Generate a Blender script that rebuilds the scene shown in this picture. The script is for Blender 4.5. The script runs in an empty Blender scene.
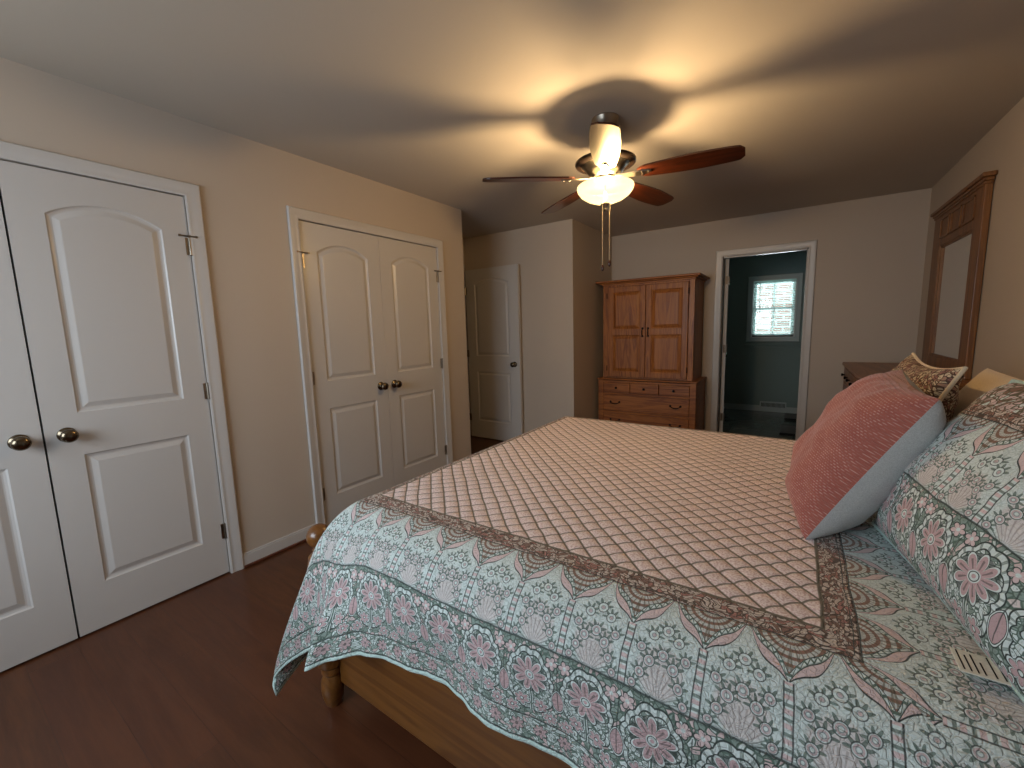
import bpy, bmesh, math, random
from mathutils import Vector, Matrix, noise as mnoise
PI = math.pi
sc = bpy.context.scene
col = sc.collection
random.seed(7)

# ------------------------------------------------------------------ camera
CAM = Vector((2.6152, 0.0, 1.3381))
yaw, pitch, roll, FPX = 0.5977, 0.1302, -0.0277, 418.43
fw = Vector((-math.sin(yaw)*math.cos(pitch), math.cos(yaw)*math.cos(pitch), -math.sin(pitch)))
r0 = Vector((math.cos(yaw), math.sin(yaw), 0)); u0 = r0.cross(fw)
rv = math.cos(roll)*r0 + math.sin(roll)*u0; uv_ = -math.sin(roll)*r0 + math.cos(roll)*u0
cam = bpy.data.cameras.new('camera'); cam_o = bpy.data.objects.new('camera', cam); col.objects.link(cam_o)
M = Matrix((rv, uv_, -fw)).transposed().to_4x4(); M.translation = CAM
cam_o.matrix_world = M
cam.sensor_width = 36; cam.lens = FPX*36/1024; cam.clip_start = 0.02
sc.camera = cam_o

# ------------------------------------------------------------------ world, light, exposure
w = bpy.data.worlds.new('daylight'); sc.world = w; w.use_nodes = True
w.node_tree.nodes['Background'].inputs[0].default_value = (0.80, 0.91, 1.0, 1)
w.node_tree.nodes['Background'].inputs[1].default_value = 2.2
def lamp(name, kind, loc, energy, color, rot=(0, 0, 0), **kw):
    l = bpy.data.lights.new(name, kind); l.energy = energy; l.color = color
    for k, v in kw.items(): setattr(l, k, v)
    o = bpy.data.objects.new(name, l); col.objects.link(o); o.location = loc; o.rotation_euler = rot
    return o
FAN = Vector((1.708, 2.290, 2.44))
# daylight entering through the bedroom window behind the camera
lamp('window_daylight', 'AREA', (1.10, -1.32, 1.66), 60, (0.82, 0.90, 1.0), (PI/2 - 0.45, 0, 0), shape='RECTANGLE', size=1.7, size_y=1.2)
for s_ in (-1, 1):
    lamp('fan_bulb', 'POINT', (FAN.x + s_*0.020, FAN.y + s_*0.012, 2.052), 60, (1.0, 0.765, 0.50), shadow_soft_size=0.028)
# daylight entering through the bathroom window
lamp('bathroom_daylight', 'AREA', (2.31, 7.62, 1.55), 16, (0.84, 0.95, 1.0), (-PI/2, 0, 0), shape='RECTANGLE', size=0.55, size_y=0.8)
sc.view_settings.view_transform = 'Standard'; sc.view_settings.look = 'None'
sc.view_settings.exposure = 0.08; sc.view_settings.gamma = 1.0
sc.view_settings.use_curve_mapping = False
try:
    sc.cycles.use_denoising = True
    sc.cycles.max_bounces = 10; sc.cycles.transparent_max_bounces = 12
except Exception: pass

# ------------------------------------------------------------------ shader expression helper
def S(c):
    f = lambda v: v/12.92 if v <= 0.04045 else ((v+0.055)/1.055)**2.4
    return (f(c[0]), f(c[1]), f(c[2]), 1.0)
def new_mat(name):
    m = bpy.data.materials.new(name); m.use_nodes = True
    nt = m.node_tree; nt.nodes.clear()
    out = nt.nodes.new('ShaderNodeOutputMaterial'); p = nt.nodes.new('ShaderNodeBsdfPrincipled')
    nt.links.new(p.outputs[0], out.inputs[0])
    return m, nt, p, out
class E:
    nt = None
    def __init__(s, v): s.v = v
    @staticmethod
    def m(op, *a):
        n = E.nt.nodes.new('ShaderNodeMath'); n.operation = op
        for i, x in enumerate(a):
            x = x.v if isinstance(x, E) else x
            if isinstance(x, (int, float)): n.inputs[i].default_value = x
            else: E.nt.links.new(x, n.inputs[i])
        return E(n.outputs[0])
    def __add__(a, b): return E.m('ADD', a, b)
    __radd__ = __add__
    def __sub__(a, b): return E.m('SUBTRACT', a, b)
    def __rsub__(a, b): return E.m('SUBTRACT', b, a)
    def __mul__(a, b): return E.m('MULTIPLY', a, b)
    __rmul__ = __mul__
    def __truediv__(a, b): return E.m('DIVIDE', a, b)
def mn(a, b): return E.m('MINIMUM', a, b)
def mx(a, b): return E.m('MAXIMUM', a, b)
def ab(a): return E.m('ABSOLUTE', a)
def fr(a): return E.m('FRACT', a)
def flo(a): return E.m('FLOOR', a)
def sn(a): return E.m('SINE', a)
def sq(a): return E.m('SQRT', a)
def at2(a, b): return E.m('ARCTAN2', a, b)
def pw(a, b): return E.m('POWER', a, b)
def hyp(a, b): return sq(a*a + b*b)
def ss(x, a, b):
    n = E.nt.nodes.new('ShaderNodeMapRange'); n.interpolation_type = 'SMOOTHSTEP'
    E.nt.links.new(x.v, n.inputs[0]); n.inputs[1].default_value = a; n.inputs[2].default_value = b
    n.inputs[3].default_value = 0; n.inputs[4].default_value = 1
    return E(n.outputs[0])
def below(x, t, e=0.0006): return 1 - ss(x, t-e, t+e)
def above(x, t, e=0.0006): return ss(x, t-e, t+e)
def band(x, a, b, e=0.0006): return above(x, a, e)*below(x, b, e)
def line(x, w): return 1 - ss(ab(x), w*0.5, w*1.3)
def vec(x, y, z=0.0):
    n = E.nt.nodes.new('ShaderNodeCombineXYZ')
    for i, q in enumerate((x, y, z)):
        q = q.v if isinstance(q, E) else q
        if isinstance(q, (int, float)): n.inputs[i].default_value = q
        else: E.nt.links.new(q, n.inputs[i])
    return n.outputs[0]
def noise(v, scale, detail=2, rough=0.5, dist=0.0):
    n = E.nt.nodes.new('ShaderNodeTexNoise'); E.nt.links.new(v, n.inputs['Vector'])
    n.inputs['Scale'].default_value = scale; n.inputs['Detail'].default_value = detail
    n.inputs['Roughness'].default_value = rough; n.inputs['Distortion'].default_value = dist
    return E(n.outputs[0])
def voro(v, scale, feature='F1'):
    n = E.nt.nodes.new('ShaderNodeTexVoronoi'); n.feature = feature; E.nt.links.new(v, n.inputs['Vector'])
    n.inputs['Scale'].default_value = scale
    return E(n.outputs['Distance']), n
def mixc(a, b, f):
    n = E.nt.nodes.new('ShaderNodeMix'); n.data_type = 'RGBA'
    fs = f.v if isinstance(f, E) else f
    if isinstance(fs, (int, float)): n.inputs[0].default_value = fs
    else: E.nt.links.new(fs, n.inputs[0])
    for i, q in ((6, a), (7, b)):
        if isinstance(q, tuple): n.inputs[i].default_value = S(q)
        else: E.nt.links.new(q, n.inputs[i])
    return n.outputs[2]
def uvxy():
    n = E.nt.nodes.new('ShaderNodeUVMap'); sp = E.nt.nodes.new('ShaderNodeSeparateXYZ')
    E.nt.links.new(n.outputs[0], sp.inputs[0]); return E(sp.outputs[0]), E(sp.outputs[1]), n.outputs[0]
def objxyz(world=False):
    if world:
        n = E.nt.nodes.new('ShaderNodeNewGeometry'); o = n.outputs['Position']
    else:
        n = E.nt.nodes.new('ShaderNodeTexCoord'); o = n.outputs['Object']
    sp = E.nt.nodes.new('ShaderNodeSeparateXYZ'); E.nt.links.new(o, sp.inputs[0])
    return E(sp.outputs[0]), E(sp.outputs[1]), E(sp.outputs[2]), o
def bump(p, h, strength, dist=0.002):
    n = E.nt.nodes.new('ShaderNodeBump'); n.inputs['Strength'].default_value = strength
    n.inputs['Distance'].default_value = dist
    E.nt.links.new(h.v, n.inputs['Height']); E.nt.links.new(n.outputs[0], p.inputs['Normal'])
def setc(p, c):
    if isinstance(c, tuple): p.inputs['Base Color'].default_value = S(c)
    else: E.nt.links.new(c, p.inputs['Base Color'])

def mat_paint(name, c, rough=0.6, tex=0.03, bs=0.15, scale=160):
    m, nt, p, _ = new_mat(name); E.nt = nt
    x, y, z, v = objxyz(True)
    n = noise(v, 2.3, 3)
    c2 = tuple(max(0, q*(1-tex)) for q in c)
    setc(p, mixc(c, c2, n)); p.inputs['Roughness'].default_value = rough
    bump(p, noise(v, scale, 2), bs, 0.001)
    return m
def mat_wood(name, light, dark, rough=0.4, axis='Z', scale=1.0, coat=0.0):
    m, nt, p, _ = new_mat(name); E.nt = nt
    x, y, z, v = objxyz()
    k = 0.07
    sx, sy, sz = (x*(k if axis == 'X' else 1), y*(k if axis == 'Y' else 1), z*(k if axis == 'Z' else 1))
    vv = vec(sx, sy, sz)
    n1 = noise(vv, 9*scale, 4, 0.6, 1.6); n2 = noise(vv, 70*scale, 3, 0.6)
    ring = ab(fr(n1*6) - 0.5)*2
    c = mixc(dark, light, ss(n1*0.6 + ring*0.25 + n2*0.25, 0.30, 0.75))
    c = mixc(c, dark, ss(n2, 0.58, 0.75)*0.45)
    setc(p, c); p.inputs['Roughness'].default_value = rough
    p.inputs['Coat Weight'].default_value = coat; p.inputs['Coat Roughness'].default_value = 0.15
    bump(p, n2, 0.12, 0.001)
    return m
def mat_metal(name, c, rough=0.3, metal=1.0):
    m, nt, p, _ = new_mat(name); E.nt = nt
    x, y, z, v = objxyz()
    setc(p, mixc(c, tuple(q*0.85 for q in c), noise(v, 30, 2)))
    p.inputs['Roughness'].default_value = rough; p.inputs['Metallic'].default_value = metal
    return m
def mat_fabric(name, c, rough=0.9, amt=0.12, scale=400, sheen=0.2):
    m, nt, p, _ = new_mat(name); E.nt = nt
    x, y, z, v = objxyz()
    n = noise(v, scale, 2)
    setc(p, mixc(c, tuple(q*(1-amt) for q in c), ss(n, 0.3, 0.7))); p.inputs['Roughness'].default_value = rough
    p.inputs['Sheen Weight'].default_value = sheen
    bump(p, n, 0.3, 0.001)
    return m

WALL = mat_paint('wall_paint', (0.745, 0.695, 0.645), 0.55, 0.02, 0.10)
CEIL = mat_paint('ceiling_paint', (0.75, 0.71, 0.66), 0.8, 0.03, 0.35, 60)
WHITE = mat_paint('trim_white', (0.77, 0.755, 0.745), 0.32, 0.01, 0.03, 90)
TEAL = mat_paint('bathroom_teal', (0.49, 0.56, 0.55), 0.6, 0.03, 0.12)
BASEW = mat_paint('bathroom_trim', (0.68, 0.72, 0.72), 0.4, 0.02, 0.05)
OAK = mat_wood('oak_vertical', (0.66, 0.41, 0.17), (0.46, 0.24, 0.07), 0.48, 'Z', 1.0, 0.04)
OAKH = mat_wood('oak_along_width', (0.64, 0.39, 0.16), (0.45, 0.23, 0.06), 0.48, 'X', 1.0, 0.04)
OAKY = mat_wood('oak_along_depth', (0.58, 0.38, 0.20), (0.42, 0.25, 0.11), 0.38, 'Y', 1.0, 0.1)
OAKM = mat_wood('oak_mirror', (0.53, 0.35, 0.18), (0.38, 0.23, 0.11), 0.45, 'Z', 1.0, 0.1)
PINE = mat_wood('honey_bed_wood', (0.47, 0.30, 0.13), (0.36, 0.21, 0.085), 0.30, 'X', 0.8, 0.3)
BLADE = mat_wood('walnut_blade', (0.29, 0.13, 0.07), (0.17, 0.065, 0.035), 0.30, 'X', 1.4, 0.3)
NICKEL = mat_metal('brushed_nickel', (0.62, 0.58, 0.53), 0.28)
BRONZE = mat_metal('aged_knob_metal', (0.50, 0.45, 0.38), 0.22)
DARKM = mat_metal('dark_pull_metal', (0.10, 0.08, 0.07), 0.4, 0.8)
CHAIN = mat_metal('pale_brass_chain', (0.90, 0.82, 0.68), 0.45, 0.6)
DARKRING = mat_metal('dark_motor_ring', (0.20, 0.15, 0.12), 0.3, 0.7)
CREAM = mat_fabric('cream_cotton', (0.86, 0.78, 0.66), 0.85, 0.06, 250)
MINT = mat_fabric('mint_binding', (0.72, 0.83, 0.80), 0.85, 0.12, 300)
GREY = mat_fabric('grey_linen', (0.74, 0.745, 0.74), 0.9, 0.12, 500)
DARKMAT = mat_fabric('dark_mat', (0.10, 0.11, 0.12), 0.95, 0.2, 200)
def mk(name, base, rough=0.5, **kw):
    m, nt, p, _ = new_mat(name); E.nt = nt
    setc(p, base); p.inputs['Roughness'].default_value = rough
    for k, v in kw.items(): p.inputs[k].default_value = v
    return m
SILVER = mk('mirror_silver', (0.92, 0.93, 0.93), 0.02, Metallic=1.0)
GAP_SHADE = mk('gap_shade_paint', (0.05, 0.045, 0.04), 0.9)  # near-black colour stands in for shade inside the closet door gaps
def mat_glass():
    m, nt, p, out = new_mat('window_glass')
    t = nt.nodes.new('ShaderNodeBsdfTransparent'); t.inputs[0].default_value = (0.96, 0.98, 0.98, 1)
    g = nt.nodes.new('ShaderNodeBsdfGlossy'); g.inputs['Roughness'].default_value = 0.02
    mi = nt.nodes.new('ShaderNodeMixShader'); mi.inputs[0].default_value = 0.06
    nt.links.new(t.outputs[0], mi.inputs[1]); nt.links.new(g.outputs[0], mi.inputs[2]); nt.links.new(mi.outputs[0], out.inputs[0])
    return m
GLASS = mat_glass()
def mat_bowl():
    m, nt, p, _ = new_mat('alabaster_bowl_glass'); E.nt = nt
    x, y, z, v = objxyz()
    n = noise(v, 9, 3, 0.5, 1.0)
    c = mixc((1.0, 0.96, 0.74), (1.0, 0.90, 0.60), n)
    p.inputs['Base Color'].default_value = (0.05, 0.042, 0.028, 1); p.inputs['Roughness'].default_value = 0.25
    nt.links.new(c, p.inputs['Emission Color']); p.inputs['Emission Strength'].default_value = 1.9
    t = nt.nodes.new('ShaderNodeBsdfTransparent'); t.inputs[0].default_value = (1.0, 0.90, 0.70, 1)
    mi = nt.nodes.new('ShaderNodeMixShader'); mi.inputs[0].default_value = 0.48
    nt.links.new(p.outputs[0], mi.inputs[1]); nt.links.new(t.outputs[0], mi.inputs[2]); nt.links.new(mi.outputs[0], _.inputs[0])
    return m
BOWL = mat_bowl()
def mat_blind():
    m, nt, p, out = new_mat('blind_slats'); E.nt = nt
    setc(p, (0.86, 0.95, 0.93)); p.inputs['Roughness'].default_value = 0.5
    t = nt.nodes.new('ShaderNodeBsdfTranslucent'); t.inputs[0].default_value = (0.8, 0.95, 0.93, 1)
    mi = nt.nodes.new('ShaderNodeMixShader'); mi.inputs[0].default_value = 0.30
    nt.links.new(p.outputs[0], mi.inputs[1]); nt.links.new(t.outputs[0], mi.inputs[2]); nt.links.new(mi.outputs[0], out.inputs[0])
    return m
BLIND = mat_blind()
def mat_brick():
    m, nt, p, _ = new_mat('outside_brick'); E.nt = nt
    x, y, z, v = objxyz(True)
    n = nt.nodes.new('ShaderNodeTexBrick'); nt.links.new(vec(x, z), n.inputs['Vector'])
    n.inputs['Color1'].default_value = S((0.78, 0.55, 0.48)); n.inputs['Color2'].default_value = S((0.70, 0.48, 0.42))
    n.inputs['Mortar'].default_value = S((0.92, 0.90, 0.86)); n.inputs['Scale'].default_value = 2.2
    n.inputs['Mortar Size'].default_value = 0.035
    nt.links.new(n.outputs[0], p.inputs['Base Color']); p.inputs['Roughness'].default_value = 0.9
    return m
def mat_floor():
    m, nt, p, _ = new_mat('floor_planks'); E.nt = nt
    x, y, z, v = objxyz(True)
    W_ = 0.150
    x, y = y, x
    row = flo(x/W_); fx = fr(x/W_)
    off = fr(sn(row*12.9898)*43758.5)
    L_ = 1.15
    yy = y/L_ + off
    seg = flo(yy); fy = fr(yy)
    rnd = fr(sn(row*78.233 + seg*37.719)*9758.5)
    gap = mx(line(mn(fx, 1-fx)*W_, 0.0011), line(mn(fy, 1-fy)*L_, 0.0013))
    vv = vec(x + rnd*7, y*0.09 + rnd*3, 0.0)
    g1 = noise(vv, 14, 4, 0.6, 1.2); g2 = noise(vv, 90, 3, 0.6)
    c = mixc((0.265, 0.145, 0.08), (0.365, 0.215, 0.125), ss(g1*0.7 + g2*0.3, 0.3, 0.7))
    c = mixc(c, (0.30, 0.15, 0.09), rnd*0.5)
    c = mixc(c, (0.13, 0.06, 0.04), gap*0.45)
    setc(p, c); p.inputs['Roughness'].default_value = 0.36
    p.inputs['Coat Weight'].default_value = 0.1
    bump(p, g2*0.3 - gap, 0.25, 0.0015)
    return m
FLOORM = mat_floor()
def mat_tile():
    m, nt, p, _ = new_mat('bathroom_tile'); E.nt = nt
    x, y, z, v = objxyz(True)
    fx = fr(x/0.33); fy = fr(y/0.33)
    g = mx(line(mn(fx, 1-fx)*0.33, 0.003), line(mn(fy, 1-fy)*0.33, 0.003))
    c = mixc((0.42, 0.44, 0.43), (0.34, 0.36, 0.36), noise(v, 6, 4))
    setc(p, mixc(c, (0.26, 0.27, 0.27), g)); p.inputs['Roughness'].default_value = 0.25
    bump(p, 1-g, 0.3, 0.001)
    return m
TILE = mat_tile()

# ------------------------------------------------------------------ printed quilt pattern
PITCH = 0.135
C_OFF = (0.85, 0.895, 0.89); C_PINK = (0.77, 0.655, 0.665); C_PALEP = (0.85, 0.765, 0.765)
C_GRN = (0.37, 0.45, 0.41); C_DK = (0.22, 0.26, 0.25); C_SAGE = (0.56, 0.63, 0.60)
C_BRN = (0.56, 0.43, 0.38); C_OLV = (0.40, 0.37, 0.30)
def scrolls(v, sc_, ground, a, b, dk):
    n1 = noise(v, sc_, 1.0, 0.5, 0.9); n2 = noise(v, sc_*0.7, 1.0, 0.4, 0.6)
    r = ab(fr(n1*7) - 0.5)*2
    d_, vn = voro(v, sc_*1.5)
    c = mixc(ground, a, ss(r, 0.45, 0.62))
    c = mixc(c, dk, (1 - ss(ab(r - 0.52), 0.02, 0.14))*0.9)
    c = mixc(c, b, below(d_, 0.30, 0.04)*ss(n2, 0.45, 0.55))
    c = mixc(c, dk, line(d_ - 0.32, 0.05)*ss(n2, 0.45, 0.55))
    return c, r
def leafage(x, y, sc_, dk, pal, edge=0.10, warp=0.012, st=(1.0, 1.0)):
    """crowded block-printed leaves: pale cells outlined dark, curled by a warp; pal = (main, second, third)"""
    v0 = vec(x, y)
    wx = (noise(v0, 26, 1) - 0.5)*warp*2; wy = (noise(vec(y, x, 3.3), 26, 1) - 0.5)*warp*2
    v = vec((x + wx)*st[0], (y + wy)*st[1])
    de, _n = voro(v, sc_, 'DISTANCE_TO_EDGE'); d1, n1 = voro(v, sc_, 'F1')
    sp = E.nt.nodes.new('ShaderNodeSeparateColor'); E.nt.links.new(n1.outputs['Color'], sp.inputs[0])
    rnd = E(sp.outputs[0]); rn2 = E(sp.outputs[1])
    c = mixc(pal[0], pal[1], above(rnd, 0.55, 0.02)); c = mixc(c, pal[2], above(rnd, 0.80, 0.02))
    c = mixc(c, dk, below(d1, 0.16, 0.03)*above(rn2, 0.45, 0.02)*0.7)
    m = ss(de, edge*0.35, edge)
    c = mixc(dk, c, m)
    c = mixc(c, dk, line(de - edge*2.3, 0.035)*0.35)
    return c, m
def petals(dx, dy, R0, k, ph=0.0):
    """signed measure: <0 inside an n-petal flower; also returns radius and angle term"""
    r = hyp(dx, dy); th = at2(dy, dx)
    pet = pw(ab(sn(th*(k/2.0) + ph)), 0.6)
    return r - (pet*0.62 + 0.34)*R0, r, pet
def border_color(s, d, v, warm):
    """s along the edge, d in from the edge, both in metres.  returns colour, height"""
    t = fr(s/PITCH) - 0.5
    cx = ab(t)*2.0                      # 0 at tile centre, 1 on the pillar
    X = t*PITCH; AX = ab(X)
    # ---------------- floral band 0.072..0.27
    hb = d - 0.072
    base, r1 = leafage(s, d, 95, C_GRN, (C_SAGE, C_PALEP, C_OFF), 0.13)
    # ogee cartouche round each flower
    fy = hb - 0.104
    frm = hyp(X*1.0, fy*0.72) - 0.057 - ab(sn(at2(fy, X)*6.0))*0.005
    fl = base
    inner, r2 = leafage(s + 3.1, d, 110, C_GRN, (C_OFF, C_OFF, C_SAGE), 0.12)
    fl = mixc(fl, inner, below(frm, 0.0, 0.001))
    chn = ab(fr(at2(fy, X)*4.4) - 0.5)*2
    rim = band(frm, -0.009, -0.001)
    fl = mixc(fl, C_OFF, rim); fl = mixc(fl, C_GRN, rim*line(chn - 0.15, 0.16)*0.7)
    fl = mixc(fl, C_DK, line(frm + 0.010, 0.0012)); fl = mixc(fl, C_DK, line(frm, 0.0014))
    # stem and leaves
    fl = mixc(fl, C_OFF, below(AX, 0.0050)*band(hb, 0.020, 0.105)); fl = mixc(fl, C_DK, line(AX - 0.005, 0.0009)*band(hb, 0.020, 0.105)); fl = mixc(fl, C_GRN, below(AX, 0.0020)*band(hb, 0.020, 0.105))
    for (lx, ly, lr) in ((0.024, 0.046, 0.020), (0.047, 0.018, 0.018)):
        q, rr, pt = petals(AX - lx, hb - ly, lr, 6, 0.6)
        fl = mixc(fl, C_OFF, below(q, 0.002)); fl = mixc(fl, C_PINK, below(q, -0.002)); fl = mixc(fl, C_DK, line(q - 0.0022, 0.0012)); fl = mixc(fl, C_DK, line(q + 0.0025, 0.0008)*0.7); fl = mixc(fl, C_OFF, below(rr, 0.004)); fl = mixc(fl, C_DK, line(rr - 0.004, 0.0009))
    q, rr, pt = petals(X, hb - 0.122, 0.048, 9, 0.4)
    fl = mixc(fl, C_DK, below(hyp(X, hb - 0.122), 0.044, 0.002)*0.75)
    fl = mixc(fl, C_OFF, below(q, 0.0015)); fl = mixc(fl, C_PINK, below(q, -0.0035)*above(rr, 0.012)); fl = mixc(fl, C_DK, line(q - 0.0015, 0.0012))
    fl = mixc(fl, C_DK, line(1 - pt, 0.03)*band(rr, 0.014, 0.034)*0.6)
    fl = mixc(fl, C_OFF, below(rr, 0.009)); fl = mixc(fl, C_DK, line(rr - 0.009, 0.001)); fl = mixc(fl, C_PINK, below(rr, 0.004))
    # tear-drop bud between cartouches
    bx = PITCH/2 - AX
    bud = hyp(bx*2.1 + mx(hb - 0.085, 0.0)*0.25, hb - 0.080) - 0.028
    fl = mixc(fl, C_OFF, below(bud, 0.005)); fl = mixc(fl, C_DK, line(bud - 0.005, 0.0013)); fl = mixc(fl, C_PINK, below(bud, 0.0)); fl = mixc(fl, C_DK, line(bud, 0.0011))
    fl = mixc(fl, C_DK, below(bx, 0.0011)*band(hb, 0.055, 0.165)*0.8)
    q, rr, pt = petals(bx - 0.016, hb - 0.172, 0.016, 5)
    fl = mixc(fl, C_PALEP, below(q, 0.0)); fl = mixc(fl, C_DK, line(q, 0.0013)); fl = mixc(fl, C_OFF, below(rr, 0.004))
    # ---------------- arches 0.27..0.465
    h = d - 0.27
    lf0, _r0 = leafage(s, d + 2.0, 100, C_SAGE, (C_OFF, C_OFF, C_OFF), 0.12)
    ar = mixc(C_OFF, lf0, 0.35)
    # fan at the bottom
    fa = at2(h + 0.006, X); fr_ = hyp(X, h + 0.006)
    ar = mixc(ar, C_GRN, line(fr(fa*4.6) - 0.5, 0.16)*band(fr_, 0.012, 0.055)*0.8)
    ar = mixc(ar, C_PALEP, below(hyp(X, h - 0.045), 0.042, 0.006)*0.5)
    for (lx, ly, lr) in ((0.0, 0.122, 0.0105), (0.0235, 0.105, 0.0098), (0.041, 0.076, 0.009), (0.0, 0.073, 0.0105),
                         (0.022, 0.056, 0.010), (0.036, 0.032, 0.009), (0.047, 0.010, 0.008)):
        dx = AX - lx; dy = h - ly; rr = hyp(dx, dy)
        # little pointed leaves crowning each disc
        th = at2(dy, dx)
        lf = rr - lr*(pw(ab(sn(th*4.5)), 2.0)*1.15 + 0.95)
        ar = mixc(ar, C_GRN, below(lf, 0.0)*above(dy, -0.002)*0.85)
        low = ly < 0.08
        ar = mixc(ar, C_OFF, below(rr, lr)); ar = mixc(ar, C_DK, line(rr - lr, 0.0010)*0.85)
        ar = mixc(ar, C_PINK, (line(rr - lr*0.62, 0.0016) if low else below(rr, lr*0.30))*0.8); ar = mixc(ar, C_DK, line(rr - lr*0.40, 0.0009)*0.6)
    # arch outline
    top = 0.092 + 0.095*((1 - cx) - 0.085*sn(cx*2*PI))
    e = h - top
    ar = mixc(ar, C_OFF, above(e, -0.012)*below(e, 0.0)*0.0)
    up, r3 = scrolls(v, 75, C_BRN, C_PALEP, C_OFF, C_OLV)
    ring = ab(fr(hyp(PITCH/2 - AX, 0.205 - h)*70) - 0.5)*2
    up = mixc(C_BRN, C_OFF, ss(ring, 0.35, 0.55)*0.75); up = mixc(up, C_OLV, line(fr(at2(0.205 - h, PITCH/2 - AX + 0.002)*5) - 0.5, 0.16)*0.7)
    if not warm: up = mixc(up, C_SAGE, 0.35)
    ar = mixc(ar, up, above(e, 0.019))
    ar = mixc(ar, C_PALEP, band(e, -0.006, 0.019)*above(e - 0.019 + sn(cx*PI)*0.023, 0.0)); ar = mixc(ar, C_DK, line(e - 0.019 + sn(cx*PI)*0.023, 0.0017)); ar = mixc(ar, C_DK, line(e - 0.019, 0.0019))
    saw = ab(fr(cx*7) - 0.5)*2
    ar = mixc(ar, C_OFF, band(e, 0.020, 0.032)); ar = mixc(ar, C_DK, line(e - 0.032, 0.0013)); ar = mixc(ar, C_GRN, band(e - saw*0.010, 0.019, 0.0240) + band(e, 0.019, 0.022)*0.5)
    # pillar
    px = PITCH/2 - AX
    pil = below(px, 0.008)*below(h, 0.112)
    ar = mixc(ar, C_OFF, pil)
    seg = fr(h*48)
    ar = mixc(ar, C_PALEP, pil*band(seg, 0.15, 0.5, 0.03)); ar = mixc(ar, C_GRN, pil*band(seg, 0.65, 0.9, 0.03)*0.8)
    ar = mixc(ar, C_DK, line(px - 0.007, 0.0014)*below(h, 0.112)*0.9)
    # ---------------- narrow scroll bands
    sb, r4 = leafage(s, d + 5.0, 120, C_GRN, (C_OFF, C_SAGE, C_PALEP), 0.13, 0.020, (0.8, 1.2))
    q, rr, pt = petals(fr(s/0.058)*0.058 - 0.029, d - 0.041, 0.018, 7)
    sb = mixc(sb, C_PINK, below(q, 0.0)*0.9); sb = mixc(sb, C_DK, line(q, 0.0014)); sb = mixc(sb, C_DK, below(rr, 0.004)*0.7)
    sb2, r5 = leafage(s + 9.0, d, 110, (0.34, 0.27, 0.23), ((0.82, 0.77, 0.73), C_BRN, (0.70, 0.50, 0.46)), 0.13, 0.024, (0.75, 1.3))
    # compose
    c = sb
    c = mixc(c, fl, above(d, 0.070)); c = mixc(c, ar, above(d, 0.270)); c = mixc(c, sb2, above(d, 0.466))
    for (dd, ww) in ((0.013, 0.0022), (0.070, 0.0016), (0.270, 0.0022), (0.466, 0.0016), (0.476, 0.001)):
        c = mixc(c, C_DK, line(d - dd, ww)*0.9)
    c = mixc(c, (0.80, 0.90, 0.88), below(d, 0.010))
    hgt = r1*0.5 + below(frm, 0.0, 0.003)*0.3 - line(d - 0.270, 0.004)*1.0 - line(d - 0.07, 0.003)*1.0 - line(d - 0.466, 0.003)*1.0 - line(e, 0.002)*0.5
    return c, hgt
QA, QB = 2.325, 2.54       # sheet size of the quilt (length, width) incl. borders
def mat_quilt():
    m, nt, p, _ = new_mat('printed_quilt'); E.nt = nt
    a0, b0, v = uvxy()
    wob = noise(v, 9, 2); wob2 = noise(v, 11, 2)
    a = a0 + (wob - 0.5)*0.010; b = b0 + (wob2 - 0.5)*0.010
    da = mn(a, 1*QA - a); db = mn(b, 1*QB - b)
    side = below(db - da, 0.0, 0.0003)                 # 1 where the long-edge border applies
    s = a*side + b*(1 - side)
    d = mn(da, db)
    bc, bh = border_color(s, d, v, True)
    # lattice field
    P = 0.0625
    l1 = fr((a + b)/P + 0.25); l2 = fr((a - b)/P + 0.1 + sn(l1*PI)*0.10)
    sc1 = ab(sn(l1*PI))*0.004
    g1 = line((mn(l1, 1 - l1))*P*0.7, 0.0030)
    g2 = line((mn(l2, 1 - l2))*P*0.7, 0.0029)
    nn = noise(v, 190, 2); blot = noise(v, 75, 2)
    lc = mixc((0.93, 0.875, 0.875), (0.80, 0.69, 0.69), ss(nn, 0.44, 0.58)*0.9)
    lc = mixc(lc, (0.93, 0.88, 0.86), ss(blot, 0.52, 0.66)*0.5)
    lc = mixc(lc, C_OLV, g1*0.92); lc = mixc(lc, C_OLV, g2*0.88)
    pill = mx(mn(ab(l1 - 0.5), ab(l2 - 0.5)), 0.0)
    c = mixc(bc, lc, above(d, 0.520))
    c = mixc(c, C_OLV, line(d - 0.521, 0.004)*0.95)
    setc(p, c); p.inputs['Roughness'].default_value = 0.9
    p.inputs['Sheen Weight'].default_value = 0.15
    inl = above(d, 0.520)
    puff = sn(l1*PI)*sn(l2*PI)
    h = inl*(pw(ab(puff), 0.4)*1.6) + (1 - inl)*bh + nn*0.35
    bump(p, h, 0.9, 0.004)
    return m
def mat_sham(name, warm, scale=1.10, d0=0.080, s0=0.0, flip=False):
    m, nt, p, _ = new_mat(name); E.nt = nt
    a, b, v = uvxy()
    vs = vec(a*scale + s0, b*scale)
    wob = noise(vs, 9, 2); wob2 = noise(vs, 8, 2)
    s = a*scale + s0 + (wob - 0.5)*0.02; d = b*scale + d0 + (wob2 - 0.5)*0.02
    bc, bh = border_color(s, d, vs, warm)
    lat, _r = leafage(s, d, 70, C_OLV, (C_PALEP, C_OFF, C_BRN), 0.15)
    c = mixc(bc, lat, above(d, 0.50))
    setc(p, c); p.inputs['Roughness'].default_value = 0.9
    bump(p, bh + noise(vs, 130, 2)*0.35, 0.8, 0.003)
    return m
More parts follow.
